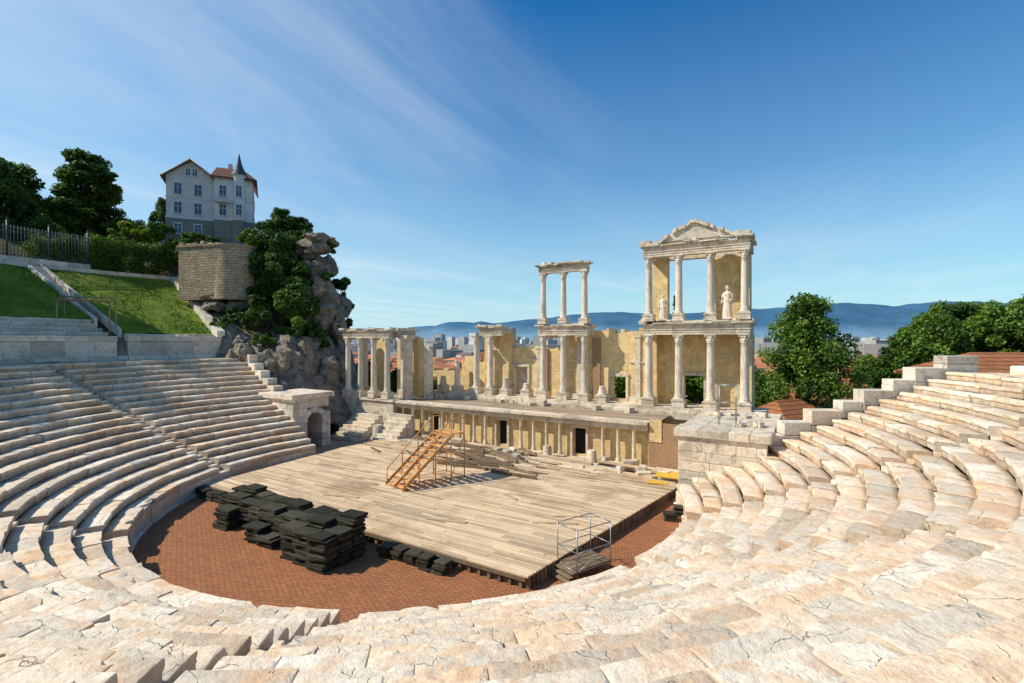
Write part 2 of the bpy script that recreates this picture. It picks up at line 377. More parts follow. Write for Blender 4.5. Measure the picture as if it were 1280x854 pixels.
ring(mb,44.2,44.9,15.95,.5,-221,-160,[-205.15],1.8,2.6,nose=False,wear=.4,ash=.5)
ring(mb,45.0,45.4,16.5,.8,-211,-160,[],1.8,2.6,nose=False,wear=.3)
mb.build('upper_tier_stone',['white'],ut)
mb=MB()
def sheet(a0,a1,r0,z0,r1,z1,na=60,nr=24,amp=.12):
    vs=[]
    for i in range(na+1):
        a=math.radians(a0+(a1-a0)*i/na)
        for j in range(nr+1):
            f=j/nr; r=r0+(r1-r0)*f; x=CX+r*math.cos(a); y=CY+r*math.sin(a)
            vs.append((x,y,z0+(z1-z0)*f+noise.noise(Vector((x*.4,y*.4,0)))*amp))
    mb.add(vs,[(i*(nr+1)+j,(i+1)*(nr+1)+j,(i+1)*(nr+1)+j+1,i*(nr+1)+j+1) for i in range(na) for j in range(nr)],.5,0,True)
sheet(-220,-205.9,31.2,9.35,44.3,15.6); sheet(-204.4,-160,33.3,10.5,44.3,15.6)
for _ in range(12000):
    a=R(-220,-165); 
    if -206.1<a<-204.2: continue
    f=random.random(); 
    if a<-206: r=31.4+f*12.6; z=9.35+(r-31.2)/13.1*6.25
    else: r=33.6+f*10.4; z=10.5+(r-33.3)/11*5.1
    x,y=pol(a,r); t=R(0,6.28); w=.06; h=R(.06,.2)
    mb.add([(x-w*math.cos(t),y-w*math.sin(t),z-.05),(x+w*math.cos(t),y+w*math.sin(t),z-.05),(x+R(-.08,.08),y+R(-.08,.08),z+h)],[(0,1,2)],.5)
mb.build('lawn',['lawn'])
# ---------------------------------------------------------------- hill
cols={105:[(22,-3),(30,-6),(90,-14)],
112:[(22,-1),(30,-2),(40,2),(90,-4)],
117:[(22,.5),(30,3),(32.5,8),(35,13),(45,16),(90,15)],
122:[(22,1),(25,5),(27,8.2),(31.5,9.5),(33.5,16),(36,18.3),(50,20),(90,20)],
130:[(22,1.5),(24,5.5),(26,8.2),(31,10),(36,14.5),(40,18.0),(46,21.2),(90,22)],
137:[(22,3.0),(25,5.5),(28,7.0),(31,10),(42,13.5),(47,17.5),(51,21.2),(90,22)],
139.6:[(22,3),(28,6.6),(30,9.2),(44,15.0),(47,17),(52,21.2),(90,22)],
141:[(22,-1),(29.3,5.5),(30.3,8.9),(31.5,9.0),(44,15.2),(44.5,15.7),(48,16),(55,21.0),(90,25)],
165:[(22,-1),(29.3,5.5),(30.3,8.9),(33,9.8),(44,15.2),(44.5,15.7),(49,16),(56,19),(90,23)],
205:[(22,-1),(29.3,5.5),(30.3,8.9),(33,9.8),(44,15.2),(44.5,15.7),(49,16),(56,18),(90,20)]}
keys=sorted(cols)
def hz(A,r):
    A=max(keys[0],min(keys[-1],A))
    for i in range(len(keys)-1):
        if keys[i]<=A<=keys[i+1]: break
    f=(A-keys[i])/(keys[i+1]-keys[i]); 
    g=[np.interp(r,[p[0] for p in cols[keys[j]]],[p[1] for p in cols[keys[j]]]) for j in (i,i+1)]
    return g[0]*(1-f)+g[1]*f
mb=MB(); Al=np.concatenate([np.arange(105,141,.5),np.arange(141,205.1,1.0)]); Rl=np.concatenate([np.arange(22,56,.6),np.arange(56,91,3)])
vs=[]
for A in Al:
    for r in Rl:
        x,y=pol(A,r); z=hz(A,r); 
        amp=1.0 if A<139 else (.15 if r<48 else .5)
        if A<139: 
            z+=noise.fractal(Vector((x*.25,y*.25,z*.25)),.8,2.1,5)*amp
            if r<29 and A>136: z-=.5
        else: z+=noise.noise(Vector((x*.2,y*.2,0)))*amp-.1
        vs.append((x,y,z))
nr=len(Rl)
mb.add(vs,[(i*nr+j,i*nr+j+1,(i+1)*nr+j+1,(i+1)*nr+j)[::-1] for i in range(len(Al)-1) for j in range(nr-1)],.5,0,True)
mb.build('hill',['hill'])
# rocks
def boulder(mb,c,rad,seed,sub=4,t=.5):
    rnd=random.Random(seed)
    pl=[]
    for _ in range(18):
        n=Vector((rnd.gauss(0,1),rnd.gauss(0,1),rnd.gauss(0,.8))).normalized(); pl.append((n,rnd.uniform(.42,.95)))
    bm=bmesh.new(); bmesh.ops.create_icosphere(bm,subdivisions=sub,radius=1)
    vs=[]
    for v in bm.verts:
        d=v.co.normalized(); rr=1.35
        for n,h in pl:
            q=d.dot(n)
            if q>.05: rr=min(rr,h/q)
        p=d*rr; k=noise.fractal(p*1.8+Vector((seed,0,0)),.9,2.1,5)*.09
        cell=noise.cell(Vector((p.x*2.0+p.z*.6+seed,p.y*2.0,p.z*2.6-p.x*.5)))*.10
        p=p*(1+k+cell); vs.append((c[0]+p.x*rad[0],c[1]+p.y*rad[1],c[2]+p.z*rad[2]))
    fs=[tuple(v.index for v in f.verts) for f in bm.faces]; bm.free()
    mb.add(vs,fs,t,0,False)
mb=MB()
def pix(x,y,Z): return ((x-640)/620*Z, Z, CAMZ+(425-y)/620*Z)
rk=[(398,308,55,1.9,2,1.2),(388,318,56,1.4,2,1.3),(410,335,55,1.3,1.8,1.5),(392,342,54,1.7,2,1.8),(404,362,54,2.0,2,1.8),(386,372,53,1.7,2,2.0),(417,378,56,1.4,2,2.2),(400,398,53,2.2,2,2.0),(420,412,55,1.5,2,2.4),(378,405,52,1.7,2,1.8),(412,440,54,2.2,2,2.4),(402,300,57,2.0,2,1.0),(426,425,57,1.1,2,2.6),
(300,455,46,1.6,1.6,1.8),(322,447,47,1.7,1.6,1.6),(340,460,46,1.9,1.6,2.0),(362,452,47,1.7,1.6,2.0),(385,462,48,2.0,1.6,2.4),(405,470,49,1.7,1.6,2.3),(418,462,51,1.9,1.6,2.8),(350,434,49,2.2,1.8,1.2),(380,436,50,2.2,2,1.4),(312,434,48,2.0,1.8,1.0),(405,440,52,1.7,2,1.8),
(268,378,51,1.5,1.2,.9),(292,384,51,1.5,1.2,.9),(252,370,52,1,1,.8),(312,378,52,1.3,1.2,1.1)]
rr_=random.Random(4)
for (px,py,Z,a,b_,c) in list(rk):
    for _ in range(2 if a>1.35 else 0):
        rk.append((px+rr_.uniform(-14,14),py+rr_.uniform(-14,14),Z-.6,a*.5,b_*.6,c*.5))
for i,(px,py,Z,a,b_,c) in enumerate(rk): boulder(mb,pix(px,py,Z),(a,b_,c),i*3.7+1,4,R(.1,.9))
mb.build('rock_cliff',['rock'])
# ---------------------------------------------------------------- ground
def gz(A,r):
    A=(A+180)%360-180
    front=1 if -8<A<118 else 0
    if front: return float(np.interp(r,[0,27,34,50,95,150],[-.4,-.4,-2.5,-6,-17,-22]))
    return float(np.interp(r,[0,29.2,30.2,32,90,200,400],[-.4,-.4,5.2,6.6,6.6,-10,-22]))
mb=MB(); Rl=[0.01,10,20,27,29.2,30.2,32,34,40,50,60,75,95,120,150,200,400,1000,3000,8000,16000,30000]; nA=144; vs=[]
for i in range(nA):
    A=i*360/nA
    for r in Rl: vs.append((CX+r*math.cos(math.radians(A)),CY+r*math.sin(math.radians(A)),gz(A,r)))
n=len(Rl)
mb.add(vs,[(i*n+j,i*n+j+1,((i+1)%nA)*n+j+1,((i+1)%nA)*n+j) for i in range(nA) for j in range(n-1)],.5,0,True)
mb.build('ground',['plain'])
# mountains
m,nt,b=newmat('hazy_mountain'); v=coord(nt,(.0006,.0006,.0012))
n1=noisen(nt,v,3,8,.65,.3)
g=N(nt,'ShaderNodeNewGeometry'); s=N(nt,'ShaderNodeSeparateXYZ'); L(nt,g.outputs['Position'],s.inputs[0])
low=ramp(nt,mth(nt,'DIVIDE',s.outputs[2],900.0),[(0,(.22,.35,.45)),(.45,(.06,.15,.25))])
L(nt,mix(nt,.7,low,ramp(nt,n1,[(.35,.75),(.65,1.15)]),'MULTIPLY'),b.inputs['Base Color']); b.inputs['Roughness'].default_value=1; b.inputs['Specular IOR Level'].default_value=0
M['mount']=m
mb=MB(); vs=[]; prof=[(-700,405),(200,412),(500,413),(540,408),(580,403),(620,406),(660,401),(700,397),(760,391),(800,393),(850,394),(900,389),(960,387),(1010,383),(1060,380),(1120,384),(1180,378),(1240,379),(1300,382),(1500,388),(2200,400)]
xs=np.linspace(-700,2200,360)
for x in xs:
    py=np.interp(x,[p[0] for p in prof],[p[1] for p in prof])
    top=(425-py+2)/620*14000
    for j in range(15):
        f=j/14; d=11000+3000*f; X=(x-640)/620*d
        z=-22+(top+22)*(f**.9)
        z+=noise.fractal(Vector((X*.0007,d*.0007,0)),.9,2,6)*110*math.sin(math.pi*min(1,f*.9+.08)) + noise.fractal(Vector((X*.002,3,0)),.9,2,4)*45*f
        vs.append((X,d,z if j>0 else -30))
mb.add(vs,[(i*15+j,(i+1)*15+j,(i+1)*15+j+1,i*15+j+1) for i in range(len(xs)-1) for j in range(14)],.5,0,True)
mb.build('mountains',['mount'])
# city
mb=MB(); rc=random.Random(5)
for _ in range(2600):
    d=150*math.exp(rc.uniform(0,3.4)); tx=rc.uniform(-.42,1.15); X=tx*d
    if d<230 and tx>.45: continue
    w=rc.uniform(9,26); dp=rc.uniform(9,18); h=rc.choice([7,9,10,12,14,18,24]) + rc.uniform(0,3)
    if d>700 and rc.random()<.3: h=rc.uniform(22,42)
    if d<500: h=min(h,13)
    a=rc.uniform(0,3.14); ca,sa=math.cos(a),math.sin(a); z0=-22; tt=rc.random()
    P=lambda x,y,z:(X+x*ca-y*sa,d+x*sa+y*ca,z)
    w/=2;dp/=2
    mb.add([P(-w,-dp,z0),P(w,-dp,z0),P(w,dp,z0),P(-w,dp,z0),P(-w,-dp,z0+h),P(w,-dp,z0+h),P(w,dp,z0+h),P(-w,dp,z0+h)],[(0,1,5,4),(1,2,6,5),(2,3,7,6),(3,0,4,7),(4,5,6,7)],tt,0)
    if h<17:
        rh=2.5; mb.add([P(-w-.5,-dp-.5,z0+h),P(w+.5,-dp-.5,z0+h),P(w+.5,dp+.5,z0+h),P(-w-.5,dp+.5,z0+h),P(-w+3,0,z0+h+rh),P(w-3,0,z0+h+rh)],[(0,1,5,4),(2,3,4,5),(1,2,5),(3,0,4)],rc.random(),1)
    if d<1500:
        for fl in range(int(h/3)):
            zz=z0+1.2+fl*3
            for q in range(int(w*2/3)):
                xx=-w+1+q*3
                mb.add([P(xx,-dp-.05,zz),P(xx+1.3,-dp-.05,zz),P(xx+1.3,-dp-.05,zz+1.4),P(xx,-dp-.05,zz+1.4)],[(0,1,2,3)],.5,2)
mb.build('distant_city_buildings',['citywall','cityroof','glass'])
# ---------------------------------------------------------------- orchestra
mb=MB(); vs=[(0,0,0)]; n=96
for i in range(n): a=2*math.pi*i/n; vs.append((R0*math.cos(a)*1.005,R0*math.sin(a)*1.005,0))
mb.add(vs,[(0,i+1,(i+1)%n+1) for i in range(n)]); mb.build('orchestra_floor',['orch'],None,loc=(CX,CY,0),rotz=TH+.35)
mb=MB(); mb.add([(-26,2,-.02),(18,2,-.02),(18,21,-.02),(-26,21,-.02)],[(0,1,2,3)]); mb.build('dirt_ground',['dirt'],None,loc=(CX,CY,0),rotz=TH)
# stage
stg=empty('wooden_stage',(CX,CY,0),TH)
mb=MB()
def lim(v): f=(v+6)/16; return -11.8-1.8*f, 9.6+2.3*f
v=-6.0
while v<8.6:
    ul,ur=lim(v); u=ul
    row=R(-.06,.06)
    while u<ur:
        w=R(2.2,4.6); e=min(ur,u+w)
        if ur-e<.5: e=ur
        if not(v>6.0 and R(0,1)<.22): mb.box(u+.008,e-.008,v+.010,v+.190,.44,.5+R(-.01,.01),t=min(1,max(0,.5+R(-.45,.5)+row)),j=.003,rot=(0,R(-.002,.002),R(-.001,.001)))
        u=e
    v+=.2
for i in range(36):
    v=R(7.4,11); u=R(-9,10); w=R(2,4.5); mb.box(u,u+w,v,v+R(.18,.3),.42,.52+R(0,.05),rot=(0,0,R(-.08,.08)),t=random.random())
for i in range(9):
    v=R(-5,8); u=R(-10,8); mb.box(u,u+R(.8,2.2),v,v+.2,.51,.545,rot=(0,0,R(-.6,.6)),t=R(0,1))
mb.build('planks',['plank'],stg)
mb=MB()
mb.box(-11.7,9.5,-6.03,-5.97,.30,.43,t=.4)
u=-11.5
while u<9.5: 
    mb.box(u,u+.12,-5.96,-5.8,0,.42,t=R(0,1)); u+=.45
mb.box(-11.7,9.5,-5.85,-5.75,.02,.40,t=0)
for i in range(60):
    f=i/60; v=-5.9+f*14.5; ul,ur=lim(v); mb.box(ur-.14,ur-.02,v,v+.14,0,.42,t=R(0,1))
vs=[(lim(-5.8)[1]-.16,-5.8,.01),(lim(8.6)[1]-.16,8.6,.01),(lim(8.6)[1]-.16,8.6,.42),(lim(-5.8)[1]-.16,-5.8,.42)]; mb.add(vs,[(0,1,2,3)],0)
mb.build('stage_frame',['oldwood'],stg)
mb=MB()
for v in (8.7,9.6,10.5,11.3):
    u=-13.5
    while u<11:
        w=R(.9,1.8)
        if R(0,1)<.85: mb.box(u,u+w-.03,v,v+R(.6,.85),.02,.38+R(-.05,.06),rot=(R(-.02,.02),R(-.02,.02),R(-.04,.04)))
        u+=w
for i in range(22):
    u=R(-12,10); v=R(8.6,11.4); mb.box(u,u+R(.3,.9),v,v+R(.3,.6),.35,.6+R(0,.25),rot=(R(-.1,.1),R(-.1,.1),R(-.5,.5)))
mb.build('stone_slabs',['marble'],stg,bevel=.03)
mb=MB()
for i in range(38):
    u=R(-11,1); v=R(4.6,10.5); l=R(1.2,3.6); mb.box(u,u+l,v,v+R(.1,.25),.52,.58+R(0,.14),rot=(0,R(-.03,.03),R(-.5,.3)),t=R(0,1))
mb.build('loose_timber_beams',['oldwood'],stg)
mb=MB()
for (u,v,h,r) in ((-14.6,9.9,.9,.45),(1.6,10.9,.7,.32),(5.0,11.0,.75,.34),(-12.6,11.2,.5,.4)):
    mb.lathe(u,v,[(r*1.1,.3),(r*1.1,.42),(r,.5),(r*.95,.4+h),(r*.7,.45+h)],14)
    mb.box(u-r*1.2,u+r*1.2,v-r*1.2,v+r*1.2,.0,.32)
mb.build('broken_column_stumps',['marble'],stg)
mb=MB(); mb.box(9.9,11.7,8.8,10.0,.62,.68,t=.5,rot=(.05,0,.1)); mb.box(9.8,10.9,7.5,8.2,.52,.57,t=.5,rot=(.0,.04,.4)); mb.build('yellow_boards',['yellow'],stg)
def pile(name,u,v,nl,rot=0,w=.95,d=.62,th=.085):
    mb=MB(); z=.005
    for i in range(nl):
        h=th*R(.8,1.2); ox=R(-.09,.09); oy=R(-.07,.07)
        mb.box(-w/2+ox,w/2+ox,-d/2+oy,d/2+oy,z,z+h-.01,rot=(R(-.02,.02),R(-.03,.03),R(-.14,.14)),j=.02); z+=h
    x,y=S2W(u,v); return mb.build(name,['darkwood'],None,bevel=.015,loc=(x,y,0),rotz=TH+rot)
u=-6.4
while u<2.2:
    sl=-.06*(u+6)
    hgt=16+ (2 if u>0 else 0)
    pile('stacked_seat_mats',u,-6.75+sl,int(hgt+R(-3,1)),R(-.08,.08),1.0,.66,.095)
    pile('stacked_seat_mats',u+R(-.1,.1),-7.45+sl,int(hgt+R(-4,0)),R(-.12,.12),1.0,.66,.095)
    if R(0,1)<.6 or u>0: pile('stacked_seat_mats',u+R(-.1,.1),-8.15+sl,int(R(5,11)) if u<0 else 14,R(-.15,.15),1.0,.66,.095)
    u+=.93
u=-11.4
while u<-6.9: pile('seat_mat_bundle',u,-6.38,4,R(-.1,.1),.62,.5,.12); u+=.66
u=3.2
while u<6.4: pile('seat_mat_bundle',u,-6.45,4,R(-.15,.15),.55,.5,.12); u+=.72
for (u,v,n) in ((12.1,3.6,4),(12.4,4.5,5)): pile('seat_mat_bundle',u,v,n,R(-.2,.2)+.2,.6,.5,.11)
# wooden stair on stage
st=empty('timber_stage_steps',(-6.6,27.7,.5),math.radians(44))
mb=MB(); Lr,Hr,W=3.3,2.7,1.7; nst=11
for i in range(nst):
    f=(i+.5)/nst; mb.box(f*Lr-.03,f*Lr+.30,-W/2,W/2,f*Hr-.02,f*Hr+.03,t=R(.3,1))
for y in (-W/2-.04,W/2+.04,0):
    mb.add([(0,y-.03,0),(0,y+.03,0),(Lr,y-.03,Hr-.22),(Lr,y+.03,Hr-.22),(0,y-.03,.2),(0,y+.03,.2),(Lr,y-.03,Hr),(Lr,y+.03,Hr)],[(0,1,3,2),(4,6,7,5),(0,2,6,4),(1,5,7,3),(0,4,5,1),(2,3,7,6)],.4)
mb.box(Lr,Lr+1.0,-W/2,W/2,Hr-.02,Hr+.04,t=.8)
mb.build('treads',['wood'],st)
mb=MB()
for y in (-W/2,W/2):
    for x in (Lr*.33,Lr*.66,Lr,Lr+1.0):
        mb.tube((x,y*1.06,0),(x,y*1.06,min(Hr,x/Lr*Hr)+.9),.035)
    mb.tube((.1,y*1.06,.95),(Lr,y*1.06,Hr+.9),.035); mb.tube((Lr,y*1.06,Hr+.9),(Lr+1,y*1.06,Hr+.9),.035)
    mb.tube((.1,y*1.06,.1),(.1,y*1.06,.95),.03)
    mb.tube((Lr*.33,y*1.06,.1),(Lr+1,y*1.06,.1),.025); mb.tube((Lr*.66,y*1.06,1.2),(Lr+1,y*1.06,1.2),.025); mb.tube((Lr,y*1.06,.1),(Lr+1,y*1.06,Hr),.02)
for x in (Lr,Lr+1.0): 
    for z in (.1,1.2,Hr-.1): mb.tube((x,-W/2,z),(x,W/2,z),.025)
mb.build('frame',['wood'],st)
def scaffold(name,x,y,z,rot,w,d,h,plank=True):
    e=empty(name,(x,y,z),rot); mb=MB()
    for a in (-w/2,w/2):
        for b in (-d/2,d/2): mb.tube((a,b,0),(a,b,h),.024)
    for zz in (.35,h*.55,h-.03):
        for b in (-d/2,d/2): mb.tube((-w/2,b,zz),(w/2,b,zz),.02)
        for a in (-w/2,w/2): mb.tube((a,-d/2,zz),(a,d/2,zz),.02)
    mb.tube((-w/2,-d/2,.35),(w/2,-d/2,h*.55),.014); mb.tube((w/2,d/2,.35),(-w/2,d/2,h*.55),.014)
    mb.build('tube_frame',['metal'],e)
    if plank:
        mb=MB()
        for i in range(4): mb.box(-w/2,w/2,-d/2+i*d/4+.01,-d/2+(i+1)*d/4-.01,.37,.41)
        for i in range(3): mb.box(-w/2-.5+i*.12,-w/2-.3+i*.12,-d/2,d/2,.1+i*.12,.13+i*.12)
        mb.build('boards',['oldwood'],e)
scaffold('steel_scaffold_platform',2.75,18.9,0.0,.6,1.7,1.1,1.9)
scaffold('steel_scaffold_platform',-19.6,29.6,.5,-.6,1.0,1.6,1.3)
# ---------------------------------------------------------------- scene building
sk=empty('roman_stage_building',(CX,CY,0),TH)
colm=MB(); marb=MB(); och=MB(); brk=MB(); drk=MB(); hcol=MB()
def column(u,v,z0,h,r,ped=.7,cap=True,mbx=None):
    mbx=mbx or colm; t=random.random()
    if ped:
        w=r*1.5
        marb.box(u-w*1.1,u+w*1.1,v-w*1.1,v+w*1.1,z0,z0+.12); marb.box(u-w,u+w,v-w,v+w,z0+.12,z0+ped-.1); marb.box(u-w*1.1,u+w*1.1,v-w*1.1,v+w*1.1,z0+ped-.1,z0+ped)
    zb=z0+ped; H=h-ped
    marb.box(u-r*1.32,u+r*1.32,v-r*1.32,v+r*1.32,zb,zb+.08)
    pr=[(r*1.28,zb+.08),(r*1.3,zb+.12),(r*1.25,zb+.17),(r*1.1,zb+.2),(r*1.09,zb+.24),(r*1.16,zb+.28),(r*1.1,zb+.32),(r*1.03,zb+.36)]
    ch=.56*r/.3 if cap else 0
    zt_=zb+H-ch
    for i in range(9):
        f=i/8; rr=r*(1-.14*f**1.6); pr.append((rr,zb+.4+(zt_-zb-.46)*f))
    pr+=[(r*.96,zt_-.04),(r*.96,zt_),(r*.84,zt_+.02)]
    sd=R(0,50); chip=lambda a,z:1+.035*noise.noise(Vector((math.cos(a)*1.5+sd,math.sin(a)*1.5,z*2.0)))
    mbx.lathe(u,v,pr,18,t=t,fn=chip)
    if cap:
        fn=lambda a,z:1+.08*math.cos(8*a+(4 if z>zt_+ch*.45 else 0))+.06*noise.noise(Vector((a*2+sd,z*5,0)))
        mbx.lathe(u,v,[(r*.86,zt_),(r*.95,zt_+ch*.12),(r*1.12,zt_+ch*.36),(r*.96,zt_+ch*.4),(r*1.05,zt_+ch*.55),(r*1.25,zt_+ch*.74),(r*1.08,zt_+ch*.78),(r*1.2,zt_+ch*.88)],32,t=t*.5,fn=fn)
        for sx in (-1,1):
            for sy in (-1,1): mbx.lathe(u+sx*r*1.02,v+sy*r*1.02,[(.02,zt_+ch*.62),(r*.2,zt_+ch*.72),(r*.2,zt_+ch*.84),(.04,zt_+ch*.88)],8,t=.4)
        w=r*1.28; marb.box(u-w,u+w,v-w,v+w,zt_+ch*.88,zt_+ch)
def entab(u0,u1,v0,v1,z0,h,ragged=True,dent=True):
    u=u0
    while u<u1-.01:
        w=R(1.1,2.3); e=min(u1,u+w)
        if u1-e<.6: e=u1
        t=random.random()
        for (za,zb,p) in ((0,.17,0),(.17,.36,.03),(.36,.42,.09),(.42,.68,.01),(.68,.76,.10)):
            marb.box(u+.004 if u>u0 else u-p,e-.004 if e<u1 else e+p,v0-p,v1+p,z0+za*h,z0+zb*h,t=max(0,t+R(-.15,.1)))
        u=e
    u=u0-.28
    while u<u1+.28:
        w=R(.4,1.2); e=min(u1+.28,u+w)
        if not ragged or R(0,1)<.9:
            marb.box(u+.006,e-.006,v0-.30+R(0,.1),v1+.22,z0+.8*h,z0+(.92+R(-.03,.03))*h,rot=(R(-.01,.01),R(-.012,.012),0))
            if R(0,1)<.7: marb.box(u+.01,e-.01,v0-.38+R(0,.16),v1+.26,z0+.92*h,z0+h*(1+R(-.04,.14)),rot=(R(-.02,.02),R(-.02,.02),0))
            if R(0,1)<.35: marb.box(u+.1,u+R(.25,.5),v0-.1+R(0,.2),v1,z0+h,z0+h*(1.1+R(0,.18)),rot=(R(-.1,.1),R(-.1,.1),R(-.3,.3)))
        u=e
    if dent:
        u=u0
        while u<u1: 
            if R(0,1)<.85: marb.box(u,u+.09,v0-.2,v0-.05,z0+.70*h,z0+.79*h,t=.5)
            u+=.18
def wall(mb,u0,u1,z0,z1,v0,v1,ops=(),ragged=0,m=0):
    cuts=sorted(set([u0,u1]+[o[0] for o in ops]+[o[1] for o in ops]))
    for a,b in zip(cuts[:-1],cuts[1:]):
        o=[q for q in ops if q[0]<=a+1e-6 and q[1]>=b-1e-6]
        if o:
            q=o[0]
            if q[2]>z0+.01: mb.box(a,b,v0,v1,z0,q[2],j=0,m=m)
            mb.box(a,b,v0,v1,q[3],z1,j=0,m=m)
        else: mb.box(a,b,v0,v1,z0,z1,j=0,m=m)
    if ragged:
        u=u0
        while u<u1-.2:
            w=R(.3,.9); e=min(u1,u+w); h=R(-.1,1)*ragged
            if h>0.04: mb.box(u,e-.005,v0+.01,v1-.01,z1,z1+h,j=.0,m=m)
            u=e
def frame(u0,u1,z0,z1,v):
    marb.box(u0-.2,u0,v-.08,v+.1,z0,z1); marb.box(u1,u1+.2,v-.08,v+.1,z0,z1); marb.box(u0-.25,u1+.25,v-.1,v+.1,z1+.003,z1+.25)
DK=3.2; PD=3.7
doors=[(-10.8,-9.8),(-3.8,-2.8),(2.9,3.95)]
wall(och,-15,8.6,.0,DK-.52,12.62,13.0,[(a,b,.4,2.35) for a,b in doors])
for a,b in doors:
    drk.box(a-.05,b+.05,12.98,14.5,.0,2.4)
    hcol.box(a-.18,a,12.4,12.7,.0,2.35); hcol.box(b,b+.18,12.4,12.7,.0,2.35); hcol.box(a-.22,b+.22,12.38,12.7,2.353,2.6)
u=-14.8
while u<8.5:
    if not any(a-.35<u<b+.35 for a,b in doors):
        r=.135; hcol.lathe(u,12.2,[(r*1.4,.32),(r*1.4,.5),(r*1.2,.58),(r,.66),(r*.93,2.45),(r*1.15,2.52),(r*1.4,2.68)],12)
        hcol.box(u-.24,u+.24,11.95,12.5,.1,.34)
    u+=1.12
u=-15
while u<8.6:
    w=R(1.2,2.2); e=min(8.6,u+w)
    hcol.box(u+.005,e-.005,11.98,12.9,2.685,DK-.12); marb.box(u+.005,e-.005,11.75,12.9,DK-.12,DK+.05); hcol.box(u+.005,e-.005,12.1,12.6,.0,.16); u=e
wall(brk,8.62,12.2,0,DK-.02,12.1,12.7)
wall(och,8.7,9.5,2.0,DK+.3,12.05,12.09)
deck=MB(); v=12.9
while v<16.6:
    u=-15
    while u<9:
        w=R(2,4); deck.box(u,min(9,u+w)-.01,v,v+.225,DK-.06,DK+R(-.01,.01)); u+=w
    v+=.235
deck.build('deck_boards',['deck'],sk)
u=-14.8
while u<15.2:
    w=R(1,2); e=min(15.2,u+w); marb.box(u+.004,e-.004,16.7,17.2,DK-.3,DK+.25); marb.box(u+.004,e-.004,16.95,20.4,DK+.1,PD); u=e
och.box(-14.8,15.2,17.1,20.6,-2,DK+.05,j=0)
for i in range(16): 
    u=R(-14,6); marb.box(u,u+R(.3,.7),16.0+R(-.4,.4),16.5,DK,DK+R(.2,.5),rot=(0,0,R(-.4,.4)))
# ---- right pavilion
for i in range(4):
    u=7.1+2.27*i
    column(u,17.5,PD,9.2-PD,.30,.6); 
    column(u,17.5,10.25,15.2-10.25,.265,.5)
entab(6.75,14.25,17.2,17.85,9.2,1.02)
entab(6.75,14.25,17.2,17.85,15.2,.98)
for u in (6.75,13.65):
    for z0,h in ((9.2,1.0),(15.2,.95)):
        marb.box(u,u+.6,17.9,20.0,z0,z0+.4*h); marb.box(u+.02,u+.58,17.9,20.0,z0+.4*h,z0+.68*h); marb.box(u-.2,u+.8,17.95,20.1,z0+.7*h,z0+.95*h)
wall(och,6.75,14.3,PD,9.2,19.5,20.1,[(9.3,10.8,3.75,6.0)]); frame(9.3,10.8,3.75,6.0,19.45)
wall(och,6.9,7.4,PD,9.2,18.6,19.5); wall(och,13.7,14.25,PD,9.2,18.6,19.5)
wall(och,6.8,14.25,9.2,10.1,19.52,20.08)
wall(marb,6.7,14.3,10.1,10.3,17.9,20.2)
wall(och,6.85,8.05,10.3,15.2,19.4,20.05); wall(och,11.5,14.1,10.3,15.2,19.4,20.05); wall(och,13.6,14.1,10.3,15.2,18.7,19.4)
wall(marb,6.75,14.2,15.2,15.9,19.42,20.1)
def prism(mb,pts,v0,v1,t=.6):
    n=len(pts); vs=[(p[0],v0,p[1]) for p in pts]+[(p[0],v1,p[1]) for p in pts]
    mb.add(vs,[tuple(range(n))[::-1],tuple(range(n,2*n))]+[(i,(i+1)%n,n+(i+1)%n,n+i) for i in range(n)],t)
tym=[(7.9,16.22)]
us=np.linspace(8.0,13.2,17)
for u in us:
    f=(u-8.0)/5.2; hh=1.45*(1-abs(2*f-1))**.72
    tym.append((float(u),16.25+hh+R(-.12,.06)))
tym.append((13.3,16.22))
prism(marb,tym,17.3,17.85,.35)
for a,b in zip(tym[1:-2],tym[2:-1]):
    if R(0,1)<.8:
        o=R(0,.12); prism(marb,[(a[0]+.01,a[1]-.16),(b[0]-.01,b[1]-.16),(b[0]-.01,b[1]+.05+R(-.02,.1)),(a[0]+.01,a[1]+.05+R(-.02,.1))],17.02+o,17.95,R(0,1))
prism(marb,[(8.9,16.3),(10.5,17.15),(10.8,17.15),(12.3,16.3)],17.22,17.3,.2)
for (a,b_,c,h) in ((6.5,7.3,17.1,.3),(7.2,7.8,17.3,.2),(13.4,14.3,17.1,.35),(12.9,13.5,17.4,.4)): marb.box(a,b_,c,c+.7,16.2,16.2+h,rot=(R(-.05,.05),R(-.08,.08),0))
# ---- frons wall
wall(och,-1.2,6.75,PD,9.35,18.9,19.5,[(3.6,4.8,3.9,5.75)],ragged=.45); frame(3.6,4.8,3.9,5.75,18.86)
wall(och,-6.2,-1.2,PD,8.0,18.9,19.5,[(-5.95,-4.55,PD+.02,6.3)],ragged=.3)
marb.box(-5.97,-4.53,19.3,19.42,PD+.02,6.3,t=.1); frame(-5.95,-4.55,PD,6.3,18.84)
wall(och,-9.3,-6.2,PD,9.4,18.7,19.5,ragged=.2)
wall(och,-19.5,-12.2,PD-.5,5.6,18.9,19.4,[(-16.5,-15.4,PD-.4,5.0)],ragged=.35)
wall(och,-12.2,-9.3,PD,6.6,18.9,19.4,[(-11.3,-10.4,PD+.05,5.6)],ragged=.8)
brk.box(1.9,2.6,18.7,18.9,PD,9.0,j=0); brk.box(-2.9,-2.4,18.7,18.9,PD,8.0,j=0)
for (a,b) in ((-1.2,3.3),(5.1,6.7),(-4.2,-3.0)):
    u=a
    while u<b-.1: 
        e=min(b,u+R(.7,1.3)); marb.box(u,e-.01,18.80,18.91,6.9+R(-.01,.01),7.08); marb.box(u,e-.01,18.72,18.91,PD,PD+.45); u=e
